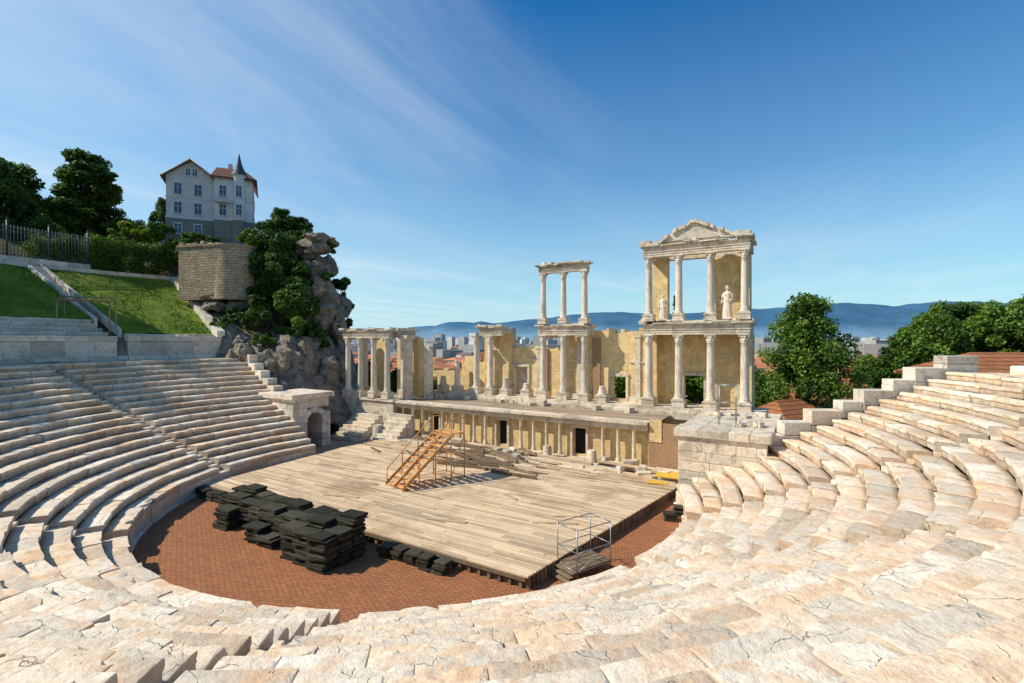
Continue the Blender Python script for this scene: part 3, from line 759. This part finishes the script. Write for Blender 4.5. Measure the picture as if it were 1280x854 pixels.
for u in (.4,5.6,-3.6): marb.box(u,u+.42,18.76,18.91,PD+.45,8.0 if u<0 else 9.0,t=.35); marb.box(u-.06,u+.48,18.70,18.91,8.003 if u<0 else 9.003,8.25 if u<0 else 9.25)
for u in (-2.2,-.25,1.7):
    column(u,17.5,PD,9.2-PD,.29,.6); column(u,17.5,10.2,14.6-10.2,.25,.4)
entab(-2.55,2.05,17.22,17.8,9.2,1.0)
entab(-2.5,2.0,17.24,17.76,14.6,.75,dent=False)
for u in (-2.5,1.5): marb.box(u,u+.5,17.85,18.9,9.2,9.9); marb.box(u-.1,u+.6,17.85,19.2,9.9,10.15)
wall(och,-2.6,2.1,9.0,9.3,18.88,19.45)
column(-9.4,17.5,PD,9.2-PD,.29,.6); column(-7.8,17.5,PD,9.2-PD,.29,.6)
entab(-8.9,-6.4,17.22,17.8,9.2,.9)
marb.box(-9.2,-6.3,17.8,19.6,9.4,9.9)
column(-11.7,17.5,PD,3.1,.29,.6,cap=False); column(-13.3,17.3,PD,1.5,.29,.6,cap=False); column(-6.1,17.5,PD,1.6,.29,.6,cap=False)
column(3.3,17.4,PD,1.3,.29,.6,cap=False); column(-3.9,17.5,PD,1.2,.29,.6,cap=False)
# ---- left pavilion
wall(marb,-22.6,-14.6,0,.5,11.6,16)
u=-22.6
while u<-14.7:
    w=R(.9,1.6); e=min(-14.6,u+w); z=.0
    while z<3.2: marb.box(u+.006,e-.006,11.75,12.4,z,z+.53); z+=.54
    u=e
och.box(-22.5,-14.7,12.3,16.5,0,3.15,j=0); marb.box(-22.7,-14.5,11.6,16.7,3.15,3.35)
LZ=3.35
for i in range(4): column(-20.9+1.77*i,12.0,LZ,9.0-LZ,.27,.6)
for u in (-20.9,-15.6): column(u,14.2,LZ,9.0-LZ,.27,.6)
entab(-21.3,-15.2,11.75,12.3,9.0,.85)
entab(-15.9,-15.2,12.9,15.3,9.0,.8,dent=False)
wall(och,-20.9,-19.2,LZ,8.6,15.2,15.8,ragged=.5); wall(och,-17.2,-14.4,LZ,8.9,14.9,15.7,ragged=.4)
marb.box(-14.9,-14.1,13.0,13.8,LZ-.2,8.9); marb.box(-15.05,-13.95,12.85,13.95,8.9,9.25); marb.box(-13.6,-13.0,14.8,15.4,LZ-.2,8.2)
for i in range(7): marb.box(-14.5,-11.9,9.2+.33*i,9.6+.33*i+.1,.0,.38+.3*i)
for i in range(7): marb.box(-18.6,-15.4,8.2+.42*i,8.75+.42*i,0,.28*(i+1))
# ---- right block
def ashlar(mb,u0,u1,v0,v1,z0,z1,ch=.55):
    z=z0
    while z<z1-.05:
        h=min(ch*R(.9,1.1),z1-z)
        if z1-z-h<.2: h=z1-z
        u=u0
        while u<u1-.05:
            w=R(.9,1.8); e=min(u1,u+w); 
            if u1-e<.4: e=u1
            mb.box(u+.005,e-.005,v0+R(-.02,.02),v0+.5,z+.005,z+h-.005); u=e
        v=v0+.5
        while v<v1-.05:
            w=R(.9,1.8); e=min(v1,v+w)
            mb.box(u1-.5,u1+R(-.02,.02),v+.005,e-.005,z+.005,z+h-.005); mb.box(u0+R(-.02,.02),u0+.5,v+.005,e-.005,z+.005,z+h-.005); v=e
        z+=h
    mb.box(u0+.45,u1-.45,v0+.45,v1-.01,z0,z1-.01)
rb=MB()
ashlar(rb,11.7,16.1,7.1,16.9,0,3.5)
u=11.5
while u<16.3:
    w=R(1,1.8); e=min(16.3,u+w); rb.box(u+.005,e-.005,6.95,8.6,3.503,3.95); rb.box(u+.005,e-.005,8.6,16.5,3.503,3.85); u=e
for i in range(9):
    u=R(12,15.5); v=R(9,15.5); rb.box(u,u+R(.4,1),v,v+R(.3,.8),3.85,4.0+R(0,.2),rot=(0,0,R(-1,1)))
rb.build('entrance_block_masonry',['marble'],sk,bevel=.035)
lb=MB()
ashlar(lb,-20.5,-16.6,3.0,4.3,0,4.1); ashlar(lb,-20.5,-16.6,5.7,6.5,0,2.9)
for i in range(9):
    a0=math.pi*i/9; a1=math.pi*(i+1)/9; cy=5.0; cz=2.2; ri,ro=.72,1.15
    vs=[]
    for uu in (-20.3,-16.55):
        for (r,a) in ((ri,a0),(ro,a0),(ro,a1),(ri,a1)): vs.append((uu,cy+r*math.cos(a),cz+r*math.sin(a)))
    lb.add(vs,[(0,1,2,3),(7,6,5,4),(0,4,5,1),(1,5,6,2),(2,6,7,3),(3,7,4,0)],R(0,1))
lb.box(-20.4,-16.7,4.3,6.4,3.3,4.1); lb.box(-20.8,-16.35,2.75,6.7,4.1,4.5)
lb.box(-20.4,-20,4.3,5.7,0,3.3)
lb.build('side_entrance_masonry',['white'],sk,bevel=.03)
och.build('ochre_walls',['ochre'],sk); brk.build('brick_walls',['redbrick'],sk); drk.build('door_interiors',['dark'],sk)
marb.build('entablatures_and_pedestals',['marble'],sk,bevel=.025); colm.build('columns',['column'],sk); hcol.build('half_columns',['halfcol'],sk,bevel=.012)
x,y=S2W(13.9,9.5); scaffold('steel_notice_frame',x,y,3.95,TH,.9,.5,2.3,False)
def statue(u,v,z,h,face=0,seed=1):
    x,y=S2W(u,v); e=empty('marble_statue',(x,y,z),TH+face); mb=MB(); k=h/1.9
    mb.box(-.32,.32,-.28,.28,0,.14,t=.7)
    fold=lambda a,zz:1+.07*math.sin(9*a+seed+zz*2)+.05*math.sin(15*a+seed*2)
    mb.lathe(0,0,[(.27*k,.14),(.28*k,.3*k),(.25*k,.7*k),(.235*k,.95*k),(.24*k,1.1*k),(.21*k,1.25*k),(.235*k,1.42*k),(.25*k,1.55*k),(.17*k,1.64*k),(.075*k,1.68*k),(.065*k,1.76*k)],40,t=.8,sy=.72,fn=fold)
    mb.lathe(0,-.01,[(.03,1.72*k),(.08*k,1.76*k),(.10*k,1.84*k),(.105*k,1.90*k),(.09*k,1.97*k),(.04*k,2.02*k)],16,t=.8,sy=1.12)
    mb.tube((.23*k,0,1.53*k),(.31*k,-.04,1.2*k),.075*k,n=10,r2=.06*k,t=.8); mb.tube((.31*k,-.04,1.2*k),(.14*k,-.24,1.08*k),.062*k,n=10,r2=.045*k,t=.8)
    mb.tube((-.23*k,0,1.53*k),(-.33*k,.02,1.2*k),.075*k,n=10,r2=.06*k,t=.8); mb.tube((-.33*k,.02,1.2*k),(-.30*k,-.12,.92*k),.062*k,n=10,r2=.045*k,t=.8)
    mb.tube((-.22*k,-.05,1.5*k),(.2*k,-.17*k,.95*k),.06*k,n=8,r2=.09*k,t=.8)
    mb.build('figure',['white'],e)
statue(8.15,17.7,10.3,1.9,.2,1); statue(12.75,17.7,10.3,2.3,-.1,3)
# ---------------------------------------------------------------- house
hs=empty('hilltop_house',(-37.0,61.5,21.6),math.radians(26)); hs.scale=(.86,.86,.88)
hw=MB(); hr=MB(); hg=MB(); hf=MB(); hb=MB(); hsl=MB()
def hwindow(x,z,y,w=.85,h=1.5,nx=0):
    if nx==0:
        hf.box(x-w/2-.12,x+w/2+.12,y-.07,y+.02,z-.1,z+h+.16); hg.box(x-w/2,x+w/2,y-.09,y-.0,z,z+h)
        hf.box(x-.03,x+.03,y-.11,y,z,z+h); hf.box(x-w/2,x+w/2,y-.11,y,z+h*.62,z+h*.62+.05); hf.box(x-w/2-.2,x+w/2+.2,y-.16,y,z-.16,z-.08)
    else:
        hf.box(x-.02,x+.07,y-w/2-.12,y+w/2+.12,z-.1,z+h+.16); hg.box(x,x+.09,y-w/2,y+w/2,z,z+h); hf.box(x,x+.11,y-.03,y+.03,z,z+h)
hb.box(-5.8,.3,-.05,8.0,-4.0,2.2); hb.box(.2,5.2,-1.35,8.0,-4.0,2.2)
hw.box(-5.7,.2,0,7.9,2.2,8.0,t=.3)
hw.add([(-5.7,0,8.0),(.2,0,8.0),(-2.75,0,10.2),(-5.7,7.9,8.0),(.2,7.9,8.0),(-2.75,7.9,10.2)],[(0,1,2),(3,5,4)],.3)
def slope(mb,p,th=.18):
    vs=[tuple(q) for q in p]+[(q[0],q[1],q[2]-th) for q in p]; n=len(p)
    mb.add(vs,[tuple(range(n)),tuple(range(n,2*n))[::-1]]+[(i,(i+1)%n,n+(i+1)%n,n+i) for i in range(n)],.5)
slope(hr,[(-6.3,-.7,7.7),(-2.75,-.7,10.45),(-2.75,8.4,10.45),(-6.3,8.4,7.7)]); slope(hr,[(.8,-.7,7.7),(-2.75,-.7,10.45),(-2.75,8.4,10.45),(.8,8.4,7.7)])
hf.tube((-6.2,-.75,7.65),(-2.75,-.75,10.35),.1); hf.tube((.7,-.75,7.65),(-2.75,-.75,10.35),.1)
hw.box(.205,5.0,-1.2,7.9,2.2,8.3,t=.9)
slope(hr,[(-.2,-1.8,8.2),(5.6,-1.8,8.2),(3.8,2.5,10.6),(.2,2.5,10.6)]); slope(hr,[(5.6,-1.8,8.2),(5.6,8.4,8.2),(3.8,4.5,10.6),(3.8,2.5,10.6)]); slope(hr,[(-.2,-1.8,8.2),(.2,2.5,10.6),(.2,4.5,10.6),(-.2,8.4,8.2)]); slope(hr,[(.2,2.5,10.6),(3.8,2.5,10.6),(3.8,4.5,10.6),(.2,4.5,10.6)])
hw.lathe(3.3,-1.3,[(.85,2.2),(.85,8.6)],8,t=.95); hf.lathe(3.3,-1.3,[(.92,8.4),(1.0,8.65)],8); hsl.lathe(3.3,-1.3,[(1.12,8.65),(.7,9.4),(.32,10.4),(.03,11.8)],8)
hb.lathe(3.3,-1.3,[(.95,-4),(.95,2.25)],8)
hw.box(-3.6,-3.1,4,4.5,9.6,11.3); hw.box(1.6,2.2,3.4,3.9,10,11.6)
for z in (2.9,5.5):
    for x in (-4.3,-1.9): hwindow(x,z,0)
    hwindow(1.25,z,-1.2,.8); hwindow(3.3,z,-2.10,.65); 
    for y in (.6,3.5,6): hwindow(5.0,z,y,nx=1)
for x in (-3.1,-2.3): hwindow(x,8.2,0,.5,.9)
for x in (-4.3,-1.9): hwindow(x,.1,-.06,.8,1.3)
hf.box(-5.8,.2,-.1,.05,5.0,5.15); hf.box(.25,5.1,-1.3,-1.15,5.0,5.15); hf.box(-5.8,.2,-.12,.05,2.15,2.3); hf.box(.25,5.1,-1.32,-1.15,2.15,2.3)
hf.box(.3,2.2,-2.2,-1.2,4.6,4.75)
for i in range(9): hf.tube((.35+i*.22,-2.15,4.75),(.35+i*.22,-2.15,5.5),.02)
hf.tube((.3,-2.15,5.5),(2.2,-2.15,5.5),.03)
hw.build('walls',['stucco'],hs); hr.build('roof',['roofbrown'],hs); hg.build('window_panes',['glass'],hs); hf.build('window_frames',['winframe'],hs); hb.build('basement',['hstone'],hs); hsl.build('turret_roof',['slate'],hs)
mb=MB()
mb.box(-2.9,2.2,-1.8,3.5,-5.4,0,j=0); mb.lathe(2.2,.1,[(2.05,-5.4),(1.9,0)],24); mb.lathe(2.2,.1,[(2.05,0),(2.05,.2)],24); mb.box(-3.05,2.2,-1.92,3.6,.0,.2,j=0)
for i in range(6): mb.box(-2.9+i*.9,-2.9+i*.9+R(.4,.8),-1.8,-1.3,.2,.2+R(.08,.35),rot=(0,R(-.1,.1),R(-.2,.2)))
mb.build('stone_bastion',['rubble'],None,loc=(-31.0,52.0,18.3),rotz=math.radians(-14))
# ---------------------------------------------------------------- fence & frame on left
mb=MB(); zf=16.45; rr=45.2; prev=None; i=0
aa=-210.8
while aa<-172:
    x,y=pol(aa,rr)
    post=(i%12==0)
    mb.tube((x,y,zf),(x,y,zf+(3.3 if post else 2.9)),.09 if post else .03,n=6)
    if post: mb.lathe(x,y,[(.02,zf+3.3),(.11,zf+3.4),(.02,zf+3.55)],8)
    if prev:
        for z in (.2,2.3,2.75): mb.tube((prev[0],prev[1],zf+z),(x,y,zf+z),.04,n=5)
        mx,my=(prev[0]+x)/2,(prev[1]+y)/2
        ll=math.hypot(x-prev[0],y-prev[1]); dx,dy=(x-prev[0])/ll,(y-prev[1])/ll
        for k in range(8):
            t0=k*math.pi/4;t1=t0+math.pi/4; rx=.11
            mb.tube((mx+dx*rx*math.cos(t0),my+dy*rx*math.cos(t0),zf+2.52+.15*math.sin(t0)),(mx+dx*rx*math.cos(t1),my+dy*rx*math.cos(t1),zf+2.52+.15*math.sin(t1)),.015,n=4)
    prev=(x,y); i+=1; aa+=.32
mb.build('iron_fence',['iron'])
e=empty('metal_gate_frame',(*pol(-202.0,31.9),10.0),math.radians(20)); mb=MB()
for x in (-1.7,1.7):
    mb.tube((x,0,-.6),(x,0,1.9),.06); mb.tube((x,1.2,-.2),(x,1.2,2.0),.05); mb.tube((x,0,1.9),(x,.6,2.25),.05); mb.tube((x,1.2,2.0),(x,.6,2.25),.05)
mb.tube((-1.7,0,1.9),(1.7,0,1.9),.06); mb.tube((-1.7,.6,2.25),(1.7,.6,2.25),.06); mb.tube((-1.7,1.2,2.0),(1.7,1.2,2.0),.05)
mb.box(-1.8,1.8,-.15,.25,1.95,2.0)
mb.build('bars',['gate'],e)
# ---------------------------------------------------------------- foliage
def leafmesh(name,clumps,nleaf,ls,seed,mat,flat_=.8):
    g=np.random.default_rng(seed); C=np.array([c[:3] for c in clumps]); Rr=np.array([c[3] for c in clumps])
    p=Rr**2; p/=p.sum(); idx=g.choice(len(clumps),nleaf,p=p)
    d=g.normal(size=(nleaf,3)); d/=np.linalg.norm(d,axis=1)[:,None]
    rad=g.uniform(.3,1.2,nleaf)**.7
    P=C[idx]+d*(Rr[idx]*rad)[:,None]*np.array([1,1,flat_])
    nrm=d*.5+g.normal(size=(nleaf,3))*.55+np.array([0,0,.45]); nrm/=np.linalg.norm(nrm,axis=1)[:,None]
    a=np.cross(nrm,g.normal(size=(nleaf,3))); a/=np.linalg.norm(a,axis=1)[:,None]; b=np.cross(nrm,a)
    s=(ls*g.uniform(.6,1.4,nleaf))[:,None]
    V=np.stack([P-a*s,P-b*s*.55+a*s*.1,P+a*s,P+b*s*.55-a*s*.1],1).reshape(-1,3)
    me=bpy.data.meshes.new(name); me.vertices.add(nleaf*4); me.vertices.foreach_set('co',V.ravel())
    me.loops.add(nleaf*4); me.loops.foreach_set('vertex_index',np.arange(nleaf*4))
    me.polygons.add(nleaf); me.polygons.foreach_set('loop_start',np.arange(nleaf)*4); me.polygons.foreach_set('loop_total',np.full(nleaf,4))
    cb=g.uniform(-.3,.3,len(clumps))
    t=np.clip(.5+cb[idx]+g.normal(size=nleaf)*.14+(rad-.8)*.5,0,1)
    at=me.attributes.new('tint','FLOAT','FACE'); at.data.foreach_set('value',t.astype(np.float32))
    me.materials.append(M[mat]); me.update(calc_edges=True); return me
def treeproto(seed,W,H,nleaf,ls,mat,trunk=.3,nc=26,shape='round',base=.28,cs=1.0):
    rnd=random.Random(seed); cl=[]
    for i in range(nc):
        f=(i+.5)/nc; z=H*(base+(1-base)*f)
        if shape=='cone': rr=W*.5*(1-f)**.8*.8
        elif shape=='tall': rr=W*.5*math.sin(math.pi*min(.97,(.12+f*.85)))**.7*.8
        else: rr=W*.5*math.sin(math.pi*min(.97,(.16+f*.8)))**.6*.82
        if shape=='peak': rr=W*.5*(1-f)**.55*min(1,.62+f*2)*.92
        a=i*2.4+rnd.uniform(-.5,.5); q=rnd.uniform(.35,1.16)
        cr=W*rnd.uniform(.065,.15)*cs*(1 if shape!='cone' else (1.1-f*.6))
        cl.append((rr*q*math.cos(a),rr*q*math.sin(a),z-cr*.5+rnd.uniform(-.5,.5),cr))
    crown=leafmesh('crown',cl,nleaf,ls,seed,mat)
    mb=MB(); pts=[(0,0,-1.5),(rnd.uniform(-.2,.2),rnd.uniform(-.2,.2),H*.25),(rnd.uniform(-.3,.3),rnd.uniform(-.3,.3),H*.5),(0,0,H*.82)]
    rs=[trunk*1.25,trunk,trunk*.65,trunk*.15]
    for i in range(3): mb.tube(pts[i],pts[i+1],rs[i],n=8,r2=rs[i+1])
    for c in cl:
        z0=min(H*.75,max(H*.1,c[2]-W*.28)); mb.tube((0,0,z0),(c[0],c[1],c[2]),trunk*.28,n=5,r2=trunk*.06)
    me=mb.build('tmp',['bark']); tm=me.data; bpy.data.objects.remove(me)
    return crown,tm
protos={}
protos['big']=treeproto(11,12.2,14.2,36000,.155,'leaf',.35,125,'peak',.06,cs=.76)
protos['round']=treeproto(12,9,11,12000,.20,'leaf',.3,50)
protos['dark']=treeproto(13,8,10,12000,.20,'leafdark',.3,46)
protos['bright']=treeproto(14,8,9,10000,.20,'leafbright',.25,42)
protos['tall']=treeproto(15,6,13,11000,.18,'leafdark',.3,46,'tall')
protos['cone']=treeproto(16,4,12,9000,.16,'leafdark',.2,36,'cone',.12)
def tree(name,kind,x,y,z,s=1,sz=None,rot=None):
    e=empty(name,(x,y,z),R(0,6.28) if rot is None else rot); e.scale=(s,s,sz or s)
    for n,m in zip(('crown','trunk'),protos[kind]):
        o=bpy.data.objects.new(n,m); scene.collection.objects.link(o); o.parent=e
def bush(name,px,py,Z,w,h,nleaf,mat,seed,ls=.16,nc=16):
    c=pix(px,py,Z); rnd=random.Random(seed); cl=[]
    for i in range(nc):
        a=rnd.uniform(0,6.28); q=rnd.uniform(0,1)**.6
        cl.append((q*w*.4*math.cos(a),q*w*.3*math.sin(a),rnd.uniform(-.38,.4)*h,rnd.uniform(.10,.2)*min(w,h*1.2)))
    me=leafmesh('foliage',cl,nleaf,ls,seed,mat)
    mb=MB()
    for k in cl: mb.tube((0,0,-h*.5),(k[0],k[1],k[2]),.06,n=5,r2=.02)
    o=bpy.data.objects.new(name,me); scene.collection.objects.link(o); o.location=c
    b=mb.build('stems',['bark'],o)
x,y,z=pix(1010,500,49); tree('deciduous_tree','big',x,y,-1.2,1.0,1.0,rot=1.0)
for px,Z,z,k,s in ((1085,66,-4.0,'round',.95),(1120,68,-2.8,'dark',1.05),(1160,62,-.5,'round',1.1),(1205,66,.8,'dark',1.25),(1250,60,0.2,'round',1.15),(1290,62,0,'round',1.3),(1235,74,1,'bright',1.3),(1140,80,-1,'dark',1.15),(1180,76,1.0,'round',1.2),
    (960,62,-7,'dark',1.0),(930,66,-7,'round',1.1),(1045,78,-8,'round',1.0),(985,80,-9,'bright',1.1),(1330,60,0,'dark',1.3),(1100,90,-6,'bright',1.1),
    (775,56,-5,'bright',1.1),(868,52,-4,'round',1.05),(700,62,-8,'round',1.0),(815,60,-7,'dark',1.0),
    (545,75,-8,'dark',1.05),(528,62,-5,'bright',.95),(575,80,-10,'round',1.1),(508,66,-4,'dark',.9),(440,75,-6,'dark',1.1),(470,78,-7,'round',1.1)):
    x=(px-640)/620*Z; tree('deciduous_tree',k,x,Z,z,s)
x=(845-640)/620*56; tree('conifer_tree','cone',x,56,-1.5,1.0,1.3)
for px,Z,z,k,s,sz in ((108,63,19.5,'tall',1.45,1.02),(125,65,20,'dark',.9,1.05),(90,62,18.5,'dark',.8,1.0),(8,60,17,'dark',1.2,1.3),(-15,55,16,'dark',1.2,1.3),(42,66,18,'round',.9,.85),(62,60,17,'round',.75,.7),
    (168,62,18.6,'bright',.62,.55),(190,64,19,'bright',.5,.5),(150,66,19.5,'bright',.6,.6),(205,68,20.5,'dark',.5,.75),(75,56,16,'bright',.5,.55),(45,54,16,'dark',.55,.6),(20,54,16,'dark',.6,.55),
    (375,62,19,'dark',.55,.5),(352,60,19,'dark',.62,.55),(335,58,17.5,'dark',.6,.5),(365,57,15.5,'dark',.7,.5),(240,57,17.0,'dark',.5,.40),(222,58,17,'bright',.4,.4),(265,58,17.4,'dark',.42,.34)):
    x=(px-640)/620*Z; tree('deciduous_tree',k,x,Z,z,s,sz)
for x,y,z,k,s in ((-53,40,15.5,'dark',1.45),(-54,33,15.5,'round',1.4),(-53.5,26,15.5,'round',1.2),(-52.5,19,15.5,'dark',1.2)): tree('deciduous_tree',k,x,y,z,s)
bs=[(345,315,54,6,5,8000,'leafdark'),(328,345,52,5,4.6,7000,'leafdark'),(360,352,52,5,4.6,7000,'leafdark'),(350,385,50,6.5,4.4,8000,'leafdark'),(372,395,50,4.5,3.4,5000,'leaf'),(425,372,57,2.4,5,3500,'leafdark'),(430,400,57,2.4,4.5,3500,'leafdark'),(320,402,49,4,1.8,3000,'leafdark'),(355,415,49,4,1.2,2500,'leafdark'),(322,300,57,4.5,3.0,4500,'leafdark'),(245,302,56,3.6,1.8,2500,'leaf'),(430,425,57,2.4,2.6,2500,'leafdark'),(318,335,52,2.5,4.5,3500,'leafdark'),(410,310,57,2.0,1.2,1200,'leafdark'),(160,288,58,5,1.8,3000,'leafbright'),(200,292,58,5,1.8,3000,'leaf'),(400,425,51,3,1.6,2000,'leaf'),(375,300,58,3.5,2.4,3000,'leafdark'),(278,402,48,2.2,.8,1000,'leaf'),(375,340,52,2.5,3,2500,'leafdark'),(300,392,50,3,1.2,1500,'leafdark'),(330,425,47,3,1.0,1500,'leaf'),(385,385,50.5,2.6,3,2500,'leafdark'),(408,345,53,1.6,1.0,900,'leaf'),(392,412,50.5,3,1.4,1800,'leafdark')]
for i,(px,py,Z,w,h,n,m_) in enumerate(bs): bush('hillside_bush',px,py,Z,w,h,n,m_,100+i)
cl=[]
for i in range(150):
    a=R(-220.5,-211.0); x,y=pol(a,46.3+R(-.4,.5)); cl.append((x,y,16.2+R(0,3.3),.75))
for i in range(60):
    a=R(-211.0,-206); x,y=pol(a,47.3+R(-.3,.5)); cl.append((x,y,16.2+R(0,2.8),.7))
hm=leafmesh('hedge',cl,30000,.10,3,'leaf'); o=bpy.data.objects.new('hedge',hm); scene.collection.objects.link(o)
tr=leafmesh('distant_tree_clump',[(R(-9,9),R(-9,9),R(2,6),R(2.0,3.4)) for _ in range(20)],1400,1.0,9,'leafdark')
dt=empty('distant_trees')
rc=random.Random(8)
for i in range(330):
    d=105*math.exp(rc.uniform(0,3.0)); tx=rc.uniform(-.4,1.15); o=bpy.data.objects.new('tree_clump',tr); scene.collection.objects.link(o); o.parent=dt
    o.location=(tx*d,d,-22 if d>130 else -18); s=rc.uniform(.8,1.6); o.scale=(s,s,s); o.rotation_euler=(0,0,rc.uniform(0,6))
# ---------------------------------------------------------------- red-roof houses right
def rhouse(x,y,z,w,d,h,rh,rot):
    e=empty('red_roof_house',(x,y,z),rot); a=MB(); b=MB(); g_=MB()
    a.box(-w/2,w/2,-d/2,d/2,-6,h,t=.5); 
    o=.5
    slope(b,[(-w/2-o,-d/2-o,h-.1),(w/2+o,-d/2-o,h-.1),(w/2-d*.35,0,h+rh),(-w/2+d*.35,0,h+rh)]); slope(b,[(w/2+o,d/2+o,h-.1),(-w/2-o,d/2+o,h-.1),(-w/2+d*.35,0,h+rh),(w/2-d*.35,0,h+rh)])
    slope(b,[(w/2+o,-d/2-o,h-.1),(w/2+o,d/2+o,h-.1),(w/2-d*.35,0,h+rh)]); slope(b,[(-w/2-o,d/2+o,h-.1),(-w/2-o,-d/2-o,h-.1),(-w/2+d*.35,0,h+rh)])
    b.box(w*.2,w*.2+.6,.3,.9,h,h+rh+.9)
    for i in range(int(w/2.4)): g_.box(-w/2+1+i*2.4,-w/2+2+i*2.4,-d/2-.04,-d/2+.1,h-2.2,h-.9)
    a.build('walls',['stucco'],e); b.build('roof',['rooftile'],e); g_.build('windows',['glass'],e)
rhouse(44.5,44,-2,13,9,7.8,1.9,-.2)
rhouse(25.0,45,-6,7,6,7.4,2.0,.4); rhouse(37,58,-6,10,8,8.2,2.4,-.3); rhouse(-12,85,-16,14,9,17,3,.3); rhouse(-5,95,-17,12,9,15,3,-.3); rhouse(33,75,-8,12,8,9,2.5,.2)
# ---------------------------------------------------------------- light and world
az=Vector((-1,-.06,0)).normalized(); el=math.radians(43)
sdir=Vector((az.x*math.cos(el),az.y*math.cos(el),math.sin(el)))
sl=bpy.data.lights.new('sun','SUN'); sl.energy=5; sl.angle=math.radians(.5); sl.color=(1,.94,.82)
so=bpy.data.objects.new('sun',sl); scene.collection.objects.link(so); so.rotation_euler=sdir.to_track_quat('Z','Y').to_euler(); so.location=(0,0,60)
w=bpy.data.worlds.new('World'); scene.world=w; w.use_nodes=True; nt=w.node_tree; nt.nodes.clear()
out=N(nt,'ShaderNodeOutputWorld'); bg=N(nt,'ShaderNodeBackground'); L(nt,bg.outputs[0],out.inputs[0]); bg.inputs[1].default_value=.13
sky=N(nt,'ShaderNodeTexSky'); sky.sky_type='NISHITA'; sky.sun_disc=False; sky.sun_elevation=el; sky.sun_rotation=math.atan2(az.x,az.y); sky.dust_density=.3; sky.ozone_density=3.0; sky.air_density=1.0
tc=N(nt,'ShaderNodeTexCoord'); s=N(nt,'ShaderNodeSeparateXYZ'); L(nt,tc.outputs['Generated'],s.inputs[0])
zz=mth(nt,'MAXIMUM',s.outputs[2],.03)
px=mth(nt,'DIVIDE',s.outputs[0],zz); py=mth(nt,'DIVIDE',s.outputs[1],zz)
ang=math.radians(66); ca,sa=math.cos(ang),math.sin(ang)
al=mth(nt,'ADD',mth(nt,'MULTIPLY',px,ca),mth(nt,'MULTIPLY',py,sa)); ac=mth(nt,'ADD',mth(nt,'MULTIPLY',px,-sa),mth(nt,'MULTIPLY',py,ca))
cb=N(nt,'ShaderNodeCombineXYZ'); L(nt,mth(nt,'MULTIPLY',al,.34),cb.inputs[0]); L(nt,ac,cb.inputs[1])
c1=noisen(nt,cb.outputs[0],.75,8,.60,.5)
cb2=N(nt,'ShaderNodeCombineXYZ'); L(nt,mth(nt,'MULTIPLY',al,.5),cb2.inputs[0]); L(nt,mth(nt,'ADD',ac,7.3),cb2.inputs[1])
c2=noisen(nt,cb2.outputs[0],.35,4,.5)
f=ramp(nt,c1,[(.42,0.0),(.80,.85)])
f=mth(nt,'MULTIPLY',f,ramp(nt,c2,[(.38,.2),(.64,1.0)]))
lefty=mth(nt,'ADD',.40,mth(nt,'MULTIPLY',s.outputs[0],-1.3),True)
low_=ramp(nt,s.outputs[2],[(.10,.45),(.35,.0)])
f=mth(nt,'MULTIPLY',f,mth(nt,'MAXIMUM',lefty,low_),True)
hsv=N(nt,'ShaderNodeHueSaturation'); hsv.inputs['Saturation'].default_value=1.45; hsv.inputs['Value'].default_value=1.0; L(nt,sky.outputs[0],hsv.inputs['Color'])
base=mix(nt,1.0,hsv.outputs[0],(.28,1.08,1.08),'MULTIPLY')
hz_=ramp(nt,s.outputs[2],[(0,.9),(.10,.62),(.30,.22),(.60,0.0)])
base=mix(nt,hz_,base,(4.6,5.9,6.9))
glow=mth(nt,'MULTIPLY',mth(nt,'MULTIPLY',s.outputs[0],-1.0,True),.6,True)
base=mix(nt,glow,base,(4.6,6.2,7.4))
colr=mix(nt,f,base,(7.3,7.5,7.7)); L(nt,colr,bg.inputs[0])
cd=bpy.data.cameras.new('camera'); cam=bpy.data.objects.new('camera',cd); scene.collection.objects.link(cam)
cam.location=(0,0,CAMZ); cam.rotation_euler=(math.radians(90),0,0); cd.sensor_width=36; cd.lens=36*620/1280; cd.clip_end=60000; cd.clip_start=.05; cd.shift_y=-.0015
scene.camera=cam
scene.view_settings.view_transform='Standard'; scene.view_settings.look='None'; scene.view_settings.exposure=0
